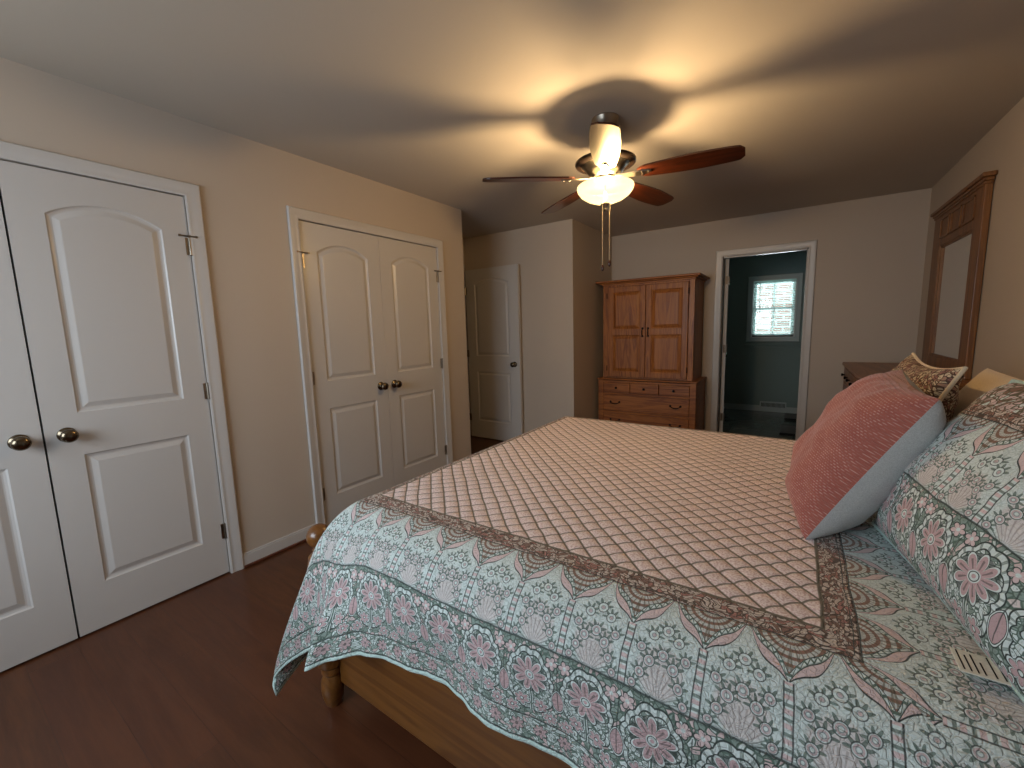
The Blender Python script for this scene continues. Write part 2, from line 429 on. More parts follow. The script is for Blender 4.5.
def mat_scrollfab():
    m, nt, p, _ = new_mat('printed_sham_reverse'); E.nt = nt
    a, b, v = uvxy()
    c, r = leafage(a, b, 105, (0.36, 0.27, 0.24), ((0.84, 0.78, 0.68), (0.70, 0.56, 0.48), (0.62, 0.44, 0.42)), 0.16, 0.014)
    setc(p, c); p.inputs['Roughness'].default_value = 0.9
    bump(p, r + noise(v, 100, 2)*0.4, 0.8, 0.003)
    return m
def mat_coral():
    m, nt, p, _ = new_mat('coral_knit'); E.nt = nt
    a, b, v = uvxy()
    P = 0.0062
    row = flo(b/P); fx = fr(a/P + fr(row*0.5)); fy = fr(b/P)
    dash = below(hyp((fx - 0.5)*1.0, (fy - 0.5)*2.0), 0.34, 0.12)
    st = noise(v, 24, 3)
    c = mixc((0.61, 0.31, 0.27), (0.71, 0.42, 0.36), st)
    c = mixc(c, (0.86, 0.68, 0.62), dash*ss(noise(v, 90, 1), 0.40, 0.60)*0.75)
    setc(p, c); p.inputs['Roughness'].default_value = 0.95; p.inputs['Sheen Weight'].default_value = 0.3
    bump(p, dash + st*0.3, 0.8, 0.003)
    return m
QUILT = mat_quilt(); SHAM = mat_sham('printed_sham', True); SHAMB = mat_scrollfab(); CORAL = mat_coral()

# ------------------------------------------------------------------ mesh helpers
def tag(o, label, cat, group=None, kind=None):
    o['label'] = label; o['category'] = cat
    if group: o['group'] = group
    if kind: o['kind'] = kind
    return o
def empty(name, loc):
    o = bpy.data.objects.new(name, None); col.objects.link(o); o.location = loc
    o.empty_display_size = 0.1
    return o
def wloc(o):
    v = Vector(o.location)
    while o.parent: o = o.parent; v += Vector(o.location)
    return v
def build(name, bm, mat, parent=None, smooth=False, local=False):
    """bm holds world coordinates; shifted into the parent's space"""
    if parent is not None and not local:
        bmesh.ops.translate(bm, verts=bm.verts, vec=-wloc(parent))
    me = bpy.data.meshes.new(name)
    bmesh.ops.recalc_face_normals(bm, faces=bm.faces) if not bm.faces.layers.int.get('keep') else None
    bm.to_mesh(me); bm.free()
    for mm in (mat if isinstance(mat, (list, tuple)) else [mat]): me.materials.append(mm)
    if smooth:
        for p in me.polygons: p.use_smooth = True
        if smooth != 'all':
            try: me.set_sharp_from_angle(angle=math.radians(38))
            except Exception: pass
    o = bpy.data.objects.new(name, me); col.objects.link(o)
    if parent is not None: o.parent = parent
    return o
def B(): return bmesh.new()
def box(bm, x0, x1, y0, y1, z0, z1, bev=0.0, seg=2):
    r = bmesh.ops.create_cube(bm, size=1.0); vs = r['verts']
    for v in vs:
        v.co = Vector((x0 if v.co.x < 0 else x1, y0 if v.co.y < 0 else y1, z0 if v.co.z < 0 else z1))
    if bev > 0:
        es = list({e for v in vs for e in v.link_edges})
        bmesh.ops.bevel(bm, geom=es, offset=bev, segments=seg, affect='EDGES', profile=0.5)
    return bm
def lathe(bm, prof, c=(0, 0, 0), axis='Z', n=32, caps=True):
    """prof: (r, h) pairs along the axis"""
    rings = []
    for (r, h) in prof:
        ring = []
        for i in range(n):
            a = 2*PI*i/n; p = Vector((r*math.cos(a), r*math.sin(a), h))
            if axis == 'X': p = Vector((p.z, p.x, p.y))
            elif axis == 'Y': p = Vector((p.y, p.z, p.x))
            elif axis == '-Y': p = Vector((p.x, -p.z, p.y))
            elif axis == '-X': p = Vector((-p.z, p.y, p.x))
            ring.append(bm.verts.new(p + Vector(c)))
        rings.append(ring)
    for a, b in zip(rings, rings[1:]):
        for i in range(n):
            bm.faces.new((a[i], a[(i+1) % n], b[(i+1) % n], b[i]))
    if caps:
        for r_, pr in ((rings[0], prof[0]), (rings[-1], prof[-1])):
            if pr[0] > 1e-5:
                try: bm.faces.new(r_)
                except Exception: pass
    bmesh.ops.remove_doubles(bm, verts=[v for r_ in rings for v in r_], dist=1e-6)
    return bm
def tube(bm, pts, rad, n=8, closed=False):
    pts = [Vector(p) for p in pts]; rings = []
    prev = None
    for i, p in enumerate(pts):
        if closed: t = pts[(i+1) % len(pts)] - pts[i-1]
        else: t = pts[min(i+1, len(pts)-1)] - pts[max(i-1, 0)]
        t.normalize()
        up = Vector((0, 0, 1)) if abs(t.z) < 0.9 else Vector((1, 0, 0))
        if prev is not None: up = prev
        a = t.cross(up).normalized(); b = a.cross(t).normalized(); prev = b
        r = rad[i] if isinstance(rad, (list, tuple)) else rad
        rings.append([bm.verts.new(p + a*r*math.cos(2*PI*k/n) + b*r*math.sin(2*PI*k/n)) for k in range(n)])
    m = len(rings)
    for i in range(m if closed else m-1):
        A_, B_ = rings[i], rings[(i+1) % m]
        for k in range(n): bm.faces.new((A_[k], A_[(k+1) % n], B_[(k+1) % n], B_[k]))
    if not closed:
        bm.faces.new(rings[0]); bm.faces.new(rings[-1])
    return bm

# ------------------------------------------------------------------ room shell
H = 2.44; W = 3.512; YN = -1.0; Y1 = 3.09; Y2 = 4.06; Y3 = 5.167; XA = 0.654; DT = 2.052; CW = 0.065
def struct(name, bm, mat, label, cat, parent=None, smooth=False):
    o = build(name, bm, mat, parent, smooth)
    if parent is None: tag(o, label, cat, kind='structure')
    else: o['kind'] = 'structure'
    return o
b = B(); box(b, -2.2, W+0.12, YN-0.12, Y3+0.06, -0.10, 0.0)
struct('floor', b, FLOORM, 'dark reddish-brown hardwood plank floor beside the bed', 'floor')
b = B(); box(b, -2.2, W+0.12, YN-0.12, 7.5, H, H+0.10)
struct('ceiling', b, CEIL, 'off-white ceiling with fan blade shadows', 'ceiling')
# left wall with the two closet openings
A0, A1, AS = 0.3149-0.612, 0.9268, 0.3149
B0, B1, BS = 1.5195, 2.7384, 2.126
G = 0.003
b = B()
box(b, -0.12, 0, YN, A0-G, 0, H); box(b, -0.12, 0, A1+G, B0-G, 0, H); box(b, -0.12, 0, B1+G, Y1, 0, H)
box(b, -0.12, 0, A0-G, A1+G, DT+G, H); box(b, -0.12, 0, B0-G, B1+G, DT+G, H)
box(b, -0.80, -0.12, Y1-0.12, Y1, 0, H)
struct('wall_left', b, WALL, 'beige painted wall holding both white double closets', 'wall')
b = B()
box(b, -0.16, -0.12, A0-0.05, A1+0.05, 0, DT+0.06); box(b, -0.16, -0.12, B0-0.05, B1+0.05, 0, DT+0.06)  # panels added close behind the doors: block outside light, painted dark as shade
struct('wall_gap_shade', b, GAP_SHADE, 'added dark panel painted as shade behind the closet door gaps', 'wall')
b = B()
box(b, -0.92, XA, Y2, Y3+0.12, 0, H)
struct('wall_alcove', b, WALL, 'beige wall behind the open door and its outer corner', 'wall')
b = B()
HD0, HD1 = 3.20, 3.98
box(b, -0.92, -0.80, Y1-0.12, HD0, 0, H); box(b, -0.92, -0.80, HD1, Y2, 0, H); box(b, -0.92, -0.80, HD0, HD1, DT+0.02, H)
struct('wall_hall_side', b, WALL, 'short wall with the hallway doorway inside the recess', 'wall')
b = B(); box(b, -2.1, -2.0, Y1-0.5, Y2+0.5, 0, H); box(b, -2.0, -0.92, Y1-0.5, Y1-0.4, 0, H); box(b, -2.0, -0.92, Y2+0.4, Y2+0.5, 0, H)
struct('wall_hall', b, WALL, 'hallway wall beyond the recessed doorway', 'wall')
BD0, BD1 = 1.9095, 2.6696
b = B()
box(b, XA, BD0-0.02, Y3, Y3+0.12, 0, H); box(b, BD1+0.02, W+0.12, Y3, Y3+0.12, 0, H); box(b, BD0-0.02, BD1+0.02, Y3, Y3+0.12, DT+0.02, H)
struct('wall_back', b, WALL, 'beige wall behind the wooden armoire with bathroom doorway', 'wall')
b = B(); box(b, W, W+0.12, YN, Y3, 0, H)
struct('wall_right', b, WALL, 'beige wall behind the tall dresser mirror', 'wall')
# near wall with the daylight window
WX0, WX1, WZ0, WZ1 = 0.25, 1.95, 0.88, 2.06
b = B()
box(b, 0-0.12, WX0, YN-0.12, YN, 0, H); box(b, WX1, W+0.12, YN-0.12, YN, 0, H)
box(b, WX0, WX1, YN-0.12, YN, 0, WZ0); box(b, WX0, WX1, YN-0.12, YN, WZ1, H)
struct('wall_near', b, WALL, 'beige wall with the daylight window behind the viewer', 'wall')
def window(name, x0, x1, z0, z1, y, mat, label, mid=True, cols=1):
    root = empty(name, ((x0+x1)/2, y, z0)); tag(root, label, 'window', kind='structure')
    b = B(); f = 0.045
    box(b, x0, x0+f, y-0.02, y+0.02, z0, z1, 0.003); box(b, x1-f, x1, y-0.02, y+0.02, z0, z1, 0.003)
    box(b, x0+f, x1-f, y-0.02, y+0.02, z0, z0+f, 0.003); box(b, x0+f, x1-f, y-0.02, y+0.02, z1-f, z1, 0.003)
    box(b, x0+f, x1-f, y-0.022, y+0.022, (z0+z1)/2-0.02, (z0+z1)/2+0.02, 0.003)
    for k in range(1, cols):
        xx = x0 + (x1-x0)*k/cols; box(b, xx-0.01, xx+0.01, y-0.012, y+0.012, z0+f, z1-f, 0.002)
    build('window_frame', b, mat, root)
    b = B(); box(b, x0+f, x1-f, y-0.003, y+0.003, z0+f, z1-f); build('window_pane', b, GLASS, root)
    return root
window('window_1', WX0, WX1, WZ0, WZ1, YN-0.06, WHITE, 'white framed bedroom window behind the viewer', cols=3)
def casing(name, x0, x1, y0, y1, z1, plane, side, label, mat=WHITE, cw=CW, th=0.018, bottom=None, sill=False):
    """mitred profiled casing around an opening. plane 'x': opening in a wall x=const spans y0..y1; plane 'y': spans x0..x1"""
    prof = [(0.0, 0.0), (0.0, th*0.55), (0.008, th*0.72), (0.014, th*0.60), (0.030, th*0.72), (cw-0.014, th), (cw-0.004, th), (cw, th*0.7), (cw, 0.0)]
    bm = B()
    if plane == 'x': a0, a1, w0 = y0, y1, x0
    else: a0, a1, w0 = x0, x1, y0
    zb = 0.0 if bottom is None else bottom
    rings = []
    for (o, t) in prof:
        if bottom is None: pts = [(a0-o, zb), (a0-o, z1+o), (a1+o, z1+o), (a1+o, zb)]
        else: pts = [(a0-o, zb-o), (a0-o, z1+o), (a1+o, z1+o), (a1+o, zb-o)]
        ring = []
        for (a, z) in pts:
            q = (w0 + side*t, a, z) if plane == 'x' else (a, w0 + side*t, z)
            ring.append(bm.verts.new(q))
        rings.append(ring)
    segs = 3 if bottom is None else 4
    for i in range(len(rings)-1):
        for k in range(segs):
            A_, B_ = rings[i], rings[i+1]; k2 = (k+1) % 4
            bm.faces.new((A_[k], A_[k2], B_[k2], B_[k]))
    if bottom is None:
        for k in (0, 3):
            bm.faces.new([r[k] for r in rings])
    return struct(name, bm, mat, label, 'trim', smooth=True)
casing('trim_1', 0.0005, 0, A0-G, A1+G, DT+G, 'x', 1, 'white moulding around the nearer double closet')
casing('trim_2', 0.0005, 0, B0-G, B1+G, DT+G, 'x', 1, 'white moulding around the farther double closet')
casing('trim_3', BD0, BD1, Y3-0.0005, 0, DT, 'y', -1, 'white moulding around the bathroom doorway')
# bathroom door jamb lining
b = B()
box(b, BD0-0.02, BD0, Y3-0.004, Y3+0.124, 0, DT, 0.002); box(b, BD1, BD1+0.02, Y3-0.004, Y3+0.124, 0, DT, 0.002); box(b, BD0-0.02, BD1+0.02, Y3-0.004, Y3+0.124, DT, DT+0.02, 0.002)
box(b, BD1-0.012, BD1, Y3+0.03, Y3+0.07, 0, DT); box(b, BD0, BD1, Y3+0.03, Y3+0.07, DT-0.012, DT)
struct('trim_4', b, WHITE, 'white jamb lining inside the bathroom doorway', 'trim')
# strike plate on the bathroom jamb is tiny: part of trim
casing('trim_5', -0.7995, 0, HD0, HD1, DT+0.02, 'x', 1, 'white moulding around the hallway doorway in the recess', cw=0.06)
def baseb(name, pts_list, label, mat=WHITE, h=0.083, shoe=True):
    b = B()
    for (x0, x1, y0, y1, nx, ny) in pts_list:   # face plane segment and outward normal
        t = 0.013
        if nx: box(b, min(x0, x0+nx*t), max(x0, x0+nx*t), y0, y1, 0.0, h-0.012); box(b, min(x0, x0+nx*t*0.6), max(x0, x0+nx*t*0.6), y0, y1, h-0.012, h, 0.002)
        else: box(b, x0, x1, min(y0, y0+ny*t), max(y0, y0+ny*t), 0.0, h-0.012); box(b, x0, x1, min(y0, y0+ny*t*0.6), max(y0, y0+ny*t*0.6), h-0.012, h, 0.002)
    return struct(name, b, mat, label, 'baseboard')
baseb('baseboard_left', [(0, 0, A1+CW+G, B0-CW-G, 1, 0), (0, 0, B1+CW+G, Y1+0.013, 1, 0), (0, 0, YN, A0-CW-G, 1, 0)], 'white baseboard on the wall between the closets')
SHOE = mat_wood('floor_shoe_moulding', (0.36, 0.19, 0.12), (0.27, 0.13, 0.08), 0.4, 'Y')
b = B()
for (y0, y1) in ((A1+CW+G, B0-CW-G), (B1+CW+G, Y1)): box(b, 0.013, 0.030, y0, y1, 0, 0.016, 0.005)
struct('trim_6', b, SHOE, 'thin brown shoe moulding below the baseboard between closets', 'trim')
baseb('baseboard_alcove', [(0.04, XA+0.013, Y2, Y2, 0, -1), (XA, XA, Y2, Y3, 1, 0)], 'white baseboard around the outer wall corner')
baseb('baseboard_back', [(XA+0.013, BD0-CW, Y3, Y3, 0, -1), (BD1+CW, W, Y3, Y3, 0, -1)], 'white baseboard behind the armoire')
baseb('baseboard_right', [(W, W, YN, Y3-0.013, -1, 0)], 'white baseboard along the wall behind the bed head')

# bathroom
XB0, XB1, YB = 1.05, 2.95, 7.30
b = B(); box(b, XB0-0.1, XB1+0.1, Y3+0.06, YB+0.12, -0.10, 0.0)
struct('floor_bathroom', b, TILE, 'dark tiled bathroom floor beyond the doorway', 'floor')
VX0, VX1, VZ0, VZ1 = 2.035, 2.590, 1.11, 1.955
b = B()
box(b, XB0-0.1, VX0, YB, YB+0.12, 0, H); box(b, VX1, XB1+0.1, YB, YB+0.12, 0, H)
box(b, VX0, VX1, YB, YB+0.12, 0, VZ0); box(b, VX0, VX1, YB, YB+0.12, VZ1, H)
struct('wall_bathroom_back', b, TEAL, 'dark teal bathroom wall with the bright window', 'wall')
b = B(); box(b, XB0-0.1, XB0, Y3+0.12, YB, 0, H)
struct('wall_bathroom_left', b, TEAL, 'dark teal bathroom wall on the door side', 'wall')
b = B(); box(b, XB1, XB1+0.1, Y3+0.12, YB, 0, H)
struct('wall_bathroom_right', b, TEAL, 'dark teal bathroom wall on the far side', 'wall')
b = B(); box(b, XB0, BD0-0.02, Y3+0.12, Y3+0.125, 0, H); box(b, BD1+0.02, XB1, Y3+0.12, Y3+0.125, 0, H); box(b, BD0-0.02, BD1+0.02, Y3+0.12, Y3+0.125, DT+0.02, H)
struct('wall_bathroom_front', b, TEAL, 'teal bathroom side of the doorway wall', 'wall')
baseb('baseboard_bathroom', [(XB0, XB1, YB, YB, 0, -1)], 'pale baseboard under the bathroom window', BASEW, 0.085)
casing('trim_7', VX0, VX1, YB-0.0005, 0, VZ1, 'y', -1, 'pale moulding around the bathroom window', BASEW, cw=0.058, bottom=VZ0)
b = B(); box(b, VX0-0.08, VX1+0.08, YB-0.035, YB-0.0, VZ0-0.115, VZ0-0.095, 0.004); box(b, VX0-0.07, VX1+0.07, YB-0.012, YB, VZ0-0.16, VZ0-0.118, 0.003)
struct('trim_8', b, TEAL, 'teal window sill ledge below the bathroom window', 'trim')
b = B(); t_ = 0.012
box(b, VX0, VX0+t_, YB, YB+0.12, VZ0, VZ1); box(b, VX1-t_, VX1, YB, YB+0.12, VZ0, VZ1); box(b, VX0, VX1, YB, YB+0.12, VZ0, VZ0+t_); box(b, VX0, VX1, YB, YB+0.12, VZ1-t_, VZ1)
struct('trim_9', b, WHITE, 'white reveal lining of the bathroom window', 'trim')
window('window_2', VX0+t_, VX1-t_, VZ0+t_, VZ1-t_, YB+0.07, WHITE, 'bathroom window with white sash behind the blind', cols=2)
BRICK = mat_brick()
b = B(); box(b, -0.5, 5.2, 9.6, 9.8, -0.5, 4.5)
struct('wall_outside', b, BRICK, 'sunlit brick wall outside the bathroom window', 'wall')
# venetian blind
root = empty('window_blind', ((VX0+VX1)/2, YB+0.02, VZ0)); tag(root, 'white slatted blind hanging in the bathroom window', 'blind')
b = B(); n = 34; z = VZ0+0.045
while z < VZ1-0.05:
    dy = 0.009; c = B()
    v = [b.verts.new(q) for q in ((VX0+0.02, YB+0.014, z+0.0045), (VX1-0.02, YB+0.014, z+0.0045), (VX1-0.02, YB+0.034, z-0.0045), (VX0+0.02, YB+0.034, z-0.0045))]
    v2 = [b.verts.new(q.co+Vector((0, 0, 0.0012))) for q in v]
    b.faces.new(v); b.faces.new(v2)
    for k in range(4): b.faces.new((v[k], v[(k+1) % 4], v2[(k+1) % 4], v2[k]))
    z += 0.0245
o = build('slat_curtain', b, BLIND, root)
b = B(); box(b, VX0+0.016, VX1-0.016, YB+0.008, YB+0.040, VZ1-0.05, VZ1-0.013, 0.003); build('head_rail', b, BLIND, root)
b = B(); box(b, VX0+0.018, VX1-0.018, YB+0.012, YB+0.036, VZ0+0.015, VZ0+0.030, 0.003); build('bottom_rail', b, DARKM, root)
b = B()
for xx in (VX0+0.09, VX1-0.09): tube(b, [(xx, YB+0.012, VZ0+0.02), (xx, YB+0.012, VZ1-0.03)], 0.001, 5)
build('ladder_cord', b, WHITE, root)
b = B(); tube(b, [(VX0+0.10, YB+0.004, VZ1-0.05), (VX0+0.10, YB+0.002, VZ0+0.36)], 0.0035, 8); build('tilt_wand', b, GREY, root)
# floor register on the baseboard
root = empty('floor_register', (2.36, YB-0.03, 0.0)); tag(root, 'white slotted air register at the foot of the teal bathroom wall', 'vent')
b = B(); box(b, 2.20, 2.54, YB-0.028, YB-0.0135, 0.055, 0.155, 0.004); build('register_plate', b, BASEW, root)
b = B()
for i in range(20):
    xx = 2.22+i*0.0155; box(b, xx, xx+0.008, YB-0.0285, YB-0.0275, 0.075, 0.135)
build('slot_grille', b, DARKM, root)
b = B(); box(b, 2.53, 2.68, 6.72, 7.10, 0, 0.03, 0.008)
tag(build('floor_mat', b, DARKMAT), 'dark low mat on the bathroom floor, farther of the two', 'mat', 'dark bathroom mats')
b = B(); box(b, 2.50, 2.66, 5.80, 6.25, 0, 0.03, 0.008)
tag(build('floor_mat', b, DARKMAT), 'dark low mat on the bathroom floor, nearer the doorway', 'mat', 'dark bathroom mats')

# ------------------------------------------------------------------ panel doors
def door_front(wd, ht, top_panel, low_panel, th=0.035):
    """door in local coords: u 0..wd, z 0..ht, front at w=0 facing +w, body behind. panels (u0,u1,z0,z1[,zpeak])"""
    bm = B()
    def loop(u0, u1, z0, z1, zp, ins, dep):
        pts = [(u0+ins, z0+ins), (u1-ins, z0+ins)]
        if zp is None: pts += [(u1-ins, z1-ins), (u0+ins, z1-ins)]
        else:
            n = 18; uc = (u0+u1)/2; hw = (u1-u0)/2
            sag = zp-z1; R_ = (hw*hw+sag*sag)/(2*sag); zc = zp-R_
            Ri = R_-ins; hwi = hw-ins
            a_ = math.asin(hwi/Ri)
            for i in range(n+1):
                t = a_ - 2*a_*i/n
                pts.append((uc+Ri*math.sin(t), zc+Ri*math.cos(t)))
        return [bm.verts.new((dep, q[0], q[1])) for q in pts]
    outer = [bm.verts.new((0, q[0], q[1])) for q in ((0, 0), (wd, 0), (wd, ht), (0, ht))]
    edges = [bm.edges.new((outer[i], outer[(i+1) % 4])) for i in range(4)]
    for (u0, u1, z0, z1, zp) in (top_panel, low_panel):
        seq = ((0, 0), (0.006, -0.0055), (0.014, -0.008), (0.020, -0.008), (0.040, -0.0015), (0.043, -0.001))
        rings = [loop(u0, u1, z0, z1, zp, i, d) for (i, d) in seq]
        r = rings[0]; edges += [bm.edges.new((r[i], r[(i+1) % len(r)])) for i in range(len(r))]
        for A_, B_ in zip(rings, rings[1:]):
            for i in range(len(A_)):
                j = (i+1) % len(A_); bm.faces.new((A_[i], A_[j], B_[j], B_[i]))
        bm.faces.new(rings[-1])
    bmesh.ops.triangle_fill(bm, edges=edges, use_beauty=True)
    back = [bm.verts.new((-th, q.co.y, q.co.z)) for q in outer]
    bm.faces.new(back)
    for i in range(4): bm.faces.new((outer[i], outer[(i+1) % 4], back[(i+1) % 4], back[i]))
    return bm
DW = 0.608
def door_mesh(name, wd, mirror=False):
    # stile .108; panel heights measured from the photo
    st = 0.108*wd/0.61
    bm = door_front(wd, DT-0.012, (st, wd-st, 1.015, 1.862, 1.925), (st, wd-st, 0.215, 0.825, None))
    bmesh.ops.recalc_face_normals(bm, faces=bm.faces)
    me = bpy.data.meshes.new(name); bm.to_mesh(me); bm.free(); me.materials.append(WHITE); return me
closet_mesh = door_mesh('closet_leaf', DW)
wide_mesh = door_mesh('room_leaf', 0.757)
def knob_bm():
    b = B()
    lathe(b, [(0.0, 0.0), (0.031, 0.0), (0.032, 0.003), (0.028, 0.007), (0.014, 0.010), (0.011, 0.014), (0.011, 0.026), (0.017, 0.032), (0.026, 0.040), (0.0295, 0.049), (0.027, 0.058), (0.018, 0.064), (0.0, 0.066)], axis='X', n=28)
    return b
kb = knob_bm(); bmesh.ops.recalc_face_normals(kb, faces=kb.faces)
knob_me = bpy.data.meshes.new('door_knob'); kb.to_mesh(knob_me); kb.free(); knob_me.materials.append(BRONZE)
for p in knob_me.polygons: p.use_smooth = True
def hinge_bm(pin=False):
    b = B()
    lathe(b, [(0.0, -0.047), (0.004, -0.046), (0.0065, -0.043), (0.0065, 0.043), (0.004, 0.046), (0.0, 0.047)], n=12)
    for v in b.verts: v.co.x += 0.007
    box(b, 0.0, 0.002, -0.018, 0.018, -0.043, 0.043, 0.0005)
    if pin:
        tube(b, [(0.016, -0.042, 0.050), (0.016, 0.026, 0.050)], 0.004, 8)
        lathe(b, [(0, 0), (0.006, 0.0), (0.006, 0.010), (0, 0.010)], (0.016, -0.048, 0.050), 'Y', 10)
        lathe(b, [(0, 0), (0.006, 0.0), (0.006, 0.008), (0, 0.008)], (0.016, 0.024, 0.050), 'Y', 10)
        lathe(b, [(0.0, 0.045), (0.010, 0.046), (0.010, 0.055), (0, 0.056)], (0.009, 0, 0), 'Z', 10)
    bmesh.ops.recalc_face_normals(b, faces=b.faces)
    me = bpy.data.meshes.new('door_hinge'); b.to_mesh(me); b.free(); me.materials.append(NICKEL); return me
hinge_me = hinge_bm(); hingep_me = hinge_bm(True)
def add_child(name, me, parent, loc, rot=(0, 0, 0), scale=(1, 1, 1)):
    o = bpy.data.objects.new(name, me); col.objects.link(o); o.parent = parent; o.location = loc; o.rotation_euler = rot; o.scale = scale
    return o
def leaf(name, me, wd, loc, rotz, knob_at, hinge_at, label, knob=0.075, pins=True, hz=(0.247, 1.043, 1.795)):
    root = empty(name, loc); root.rotation_euler = (0, 0, rotz); tag(root, label, 'door', 'white panelled closet doors' if name in ('door_1', 'door_2', 'door_3', 'door_4') else None, kind='structure')
    add_child('door_leaf', me, root, (0, 0, 0))
    kx = knob if knob_at == 0 else wd-knob
    add_child('door_knob', knob_me, root, (0, kx, 0.925))
    hx = 0 if hinge_at == 0 else wd
    for i, z_ in enumerate(hz):
        top = (i == 2 and pins)
        s = 1 if hinge_at else -1
        add_child('door_hinge', hingep_me if top else hinge_me, root, (0.001, hx + 0.001*s, z_), (0, 0, 0), (1, s, 1))
    return root
leaf('door_1', closet_mesh, DW, (-0.004, A0, 0.010), 0, 1, 0, 'white panelled closet door cut by the photo edge, left of the closet pair', 0.065)
leaf('door_2', closet_mesh, DW, (-0.004, AS+0.003, 0.010), 0, 0, 1, 'white closet door with arched panel, nearest one seen whole', 0.065)
leaf('door_3', closet_mesh, DW, (-0.004, B0, 0.010), 0, 1, 0, 'left leaf of the farther closet pair, arched white door', 0.065)
leaf('door_4', closet_mesh, DW, (-0.004, BS+0.0035, 0.010), 0, 0, 1, 'right leaf of the farther closet pair, near the wall corner', 0.065)
# the open room door lies against the recess wall (front faces the camera = -y)
r = leaf('door_5', wide_mesh, 0.757, (0.022, 3.985, 0.012), -PI/2, 1, 0, 'white door standing open flat against the recess wall', 0.07, pins=False)
r.location = (-0.737, 3.985, 0.012); r.rotation_euler = (0, 0, -PI/2)
# bathroom door, swung into the bathroom, seen on its edge
r = leaf('door_6', wide_mesh, 0.757, (1.955, Y3+0.135, 0.012), math.radians(11), 1, 0, 'bathroom door swung inward, showing only its white edge and hinges', 0.07, pins=False)
root6 = r
# hinge barrels on the visible edge
for z_ in (0.25, 1.04, 1.80):
    b = B(); box(b, -0.030, -0.005, -0.0025, 0.0, z_-0.045, z_+0.045, 0.0005)
    o = build('hinge_leaf', b, NICKEL, r, local=True)

# ------------------------------------------------------------------ ceiling fan
fan = empty('ceiling_fan', FAN); tag(fan, 'brushed nickel ceiling fan with five dark wooden blades and glowing bowl light', 'ceiling fan')
def fl(name, prof, mat, parent=fan, n=48, smooth=True):
    b = B(); lathe(b, prof, n=n); return build(name, b, mat, parent, smooth, local=True)
fl('canopy', [(0, 0), (0.072, 0), (0.074, -0.006), (0.068, -0.02), (0.055, -0.045), (0.036, -0.062), (0.022, -0.068), (0, -0.068)], NICKEL)
fl('downrod', [(0, -0.06), (0.0135, -0.06), (0.0135, -0.17), (0, -0.17)], NICKEL, n=20)
fl('motor_housing', [(0, -0.150), (0.030, -0.150), (0.045, -0.165), (0.080, -0.185), (0.122, -0.206), (0.144, -0.218), (0.144, -0.228), (0.118, -0.240), (0.100, -0.262), (0.085, -0.285), (0.055, -0.296), (0, -0.296)], NICKEL)
fl('housing_ring', [(0.140, -0.212), (0.154, -0.212), (0.161, -0.217), (0.161, -0.229), (0.154, -0.235), (0.130, -0.238), (0.130, -0.228), (0.140, -0.212)], DARKRING)
fl('switch_housing', [(0, -0.294), (0.042, -0.294), (0.047, -0.299), (0.047, -0.318), (0.040, -0.326), (0.020, -0.332), (0, -0.332)], NICKEL)
bw = fl('light_bowl', [(0.146, -0.338), (0.151, -0.342), (0.153, -0.350), (0.148, -0.367), (0.131, -0.389), (0.100, -0.410), (0.062, -0.425), (0.026, -0.432), (0.0, -0.433),
                       (0.0, -0.429), (0.026, -0.428), (0.061, -0.421), (0.098, -0.406), (0.128, -0.386), (0.144, -0.366), (0.149, -0.350), (0.146, -0.338)], BOWL)
fl('bowl_finial', [(0, -0.430), (0.024, -0.431), (0.026, -0.437), (0.016, -0.448), (0.010, -0.458), (0.012, -0.464), (0.006, -0.472), (0, -0.474)], NICKEL, n=24)
b = B(); tube(b, [(0, 0, -0.34), (0, 0, -0.436)], 0.006, 10); build('center_stem', b, NICKEL, fan, True, local=True)
# blade and its bracket
def blade_mesh():
    b = B(); n = 26; L0, L1 = 0.175, 0.668; top = []; bot = []
    for i in range(n+1):
        t = i/n; r_ = L0 + (L1-L0)*t
        hw = 0.046 + 0.024*math.sin(min(t/0.60, 1)*PI/2) - 0.014*max(0, (t-0.6)/0.4)**1.5
        if t > 0.93: hw *= math.sqrt(max(0.0, 1 - ((t-0.93)/0.075)**2.5))*0.8 + 0.2
        if t < 0.06: hw *= 0.55 + 0.45*(t/0.06)
        top.append([(r_, s*hw) for s in (-1, -0.5, 0, 0.5, 1)])
    V = [[[b.verts.new((p[0], p[1], dz)) for p in row] for row in top] for dz in (0.004, -0.004)]
    for L in V:
        for i in range(n):
            for k in range(4): b.faces.new((L[i][k], L[i][k+1], L[i+1][k+1], L[i+1][k]))
    for i in range(n):
        for k in (0, 4): b.faces.new((V[0][i][k], V[0][i+1][k], V[1][i+1][k], V[1][i][k]))
    for i in (0, n):
        for k in range(4): b.faces.new((V[0][i][k], V[0][i][k+1], V[1][i][k+1], V[1][i][k]))
    bmesh.ops.recalc_face_normals(b, faces=b.faces)
    me = bpy.data.meshes.new('fan_blade'); b.to_mesh(me); b.free(); me.materials.append(BLADE); return me
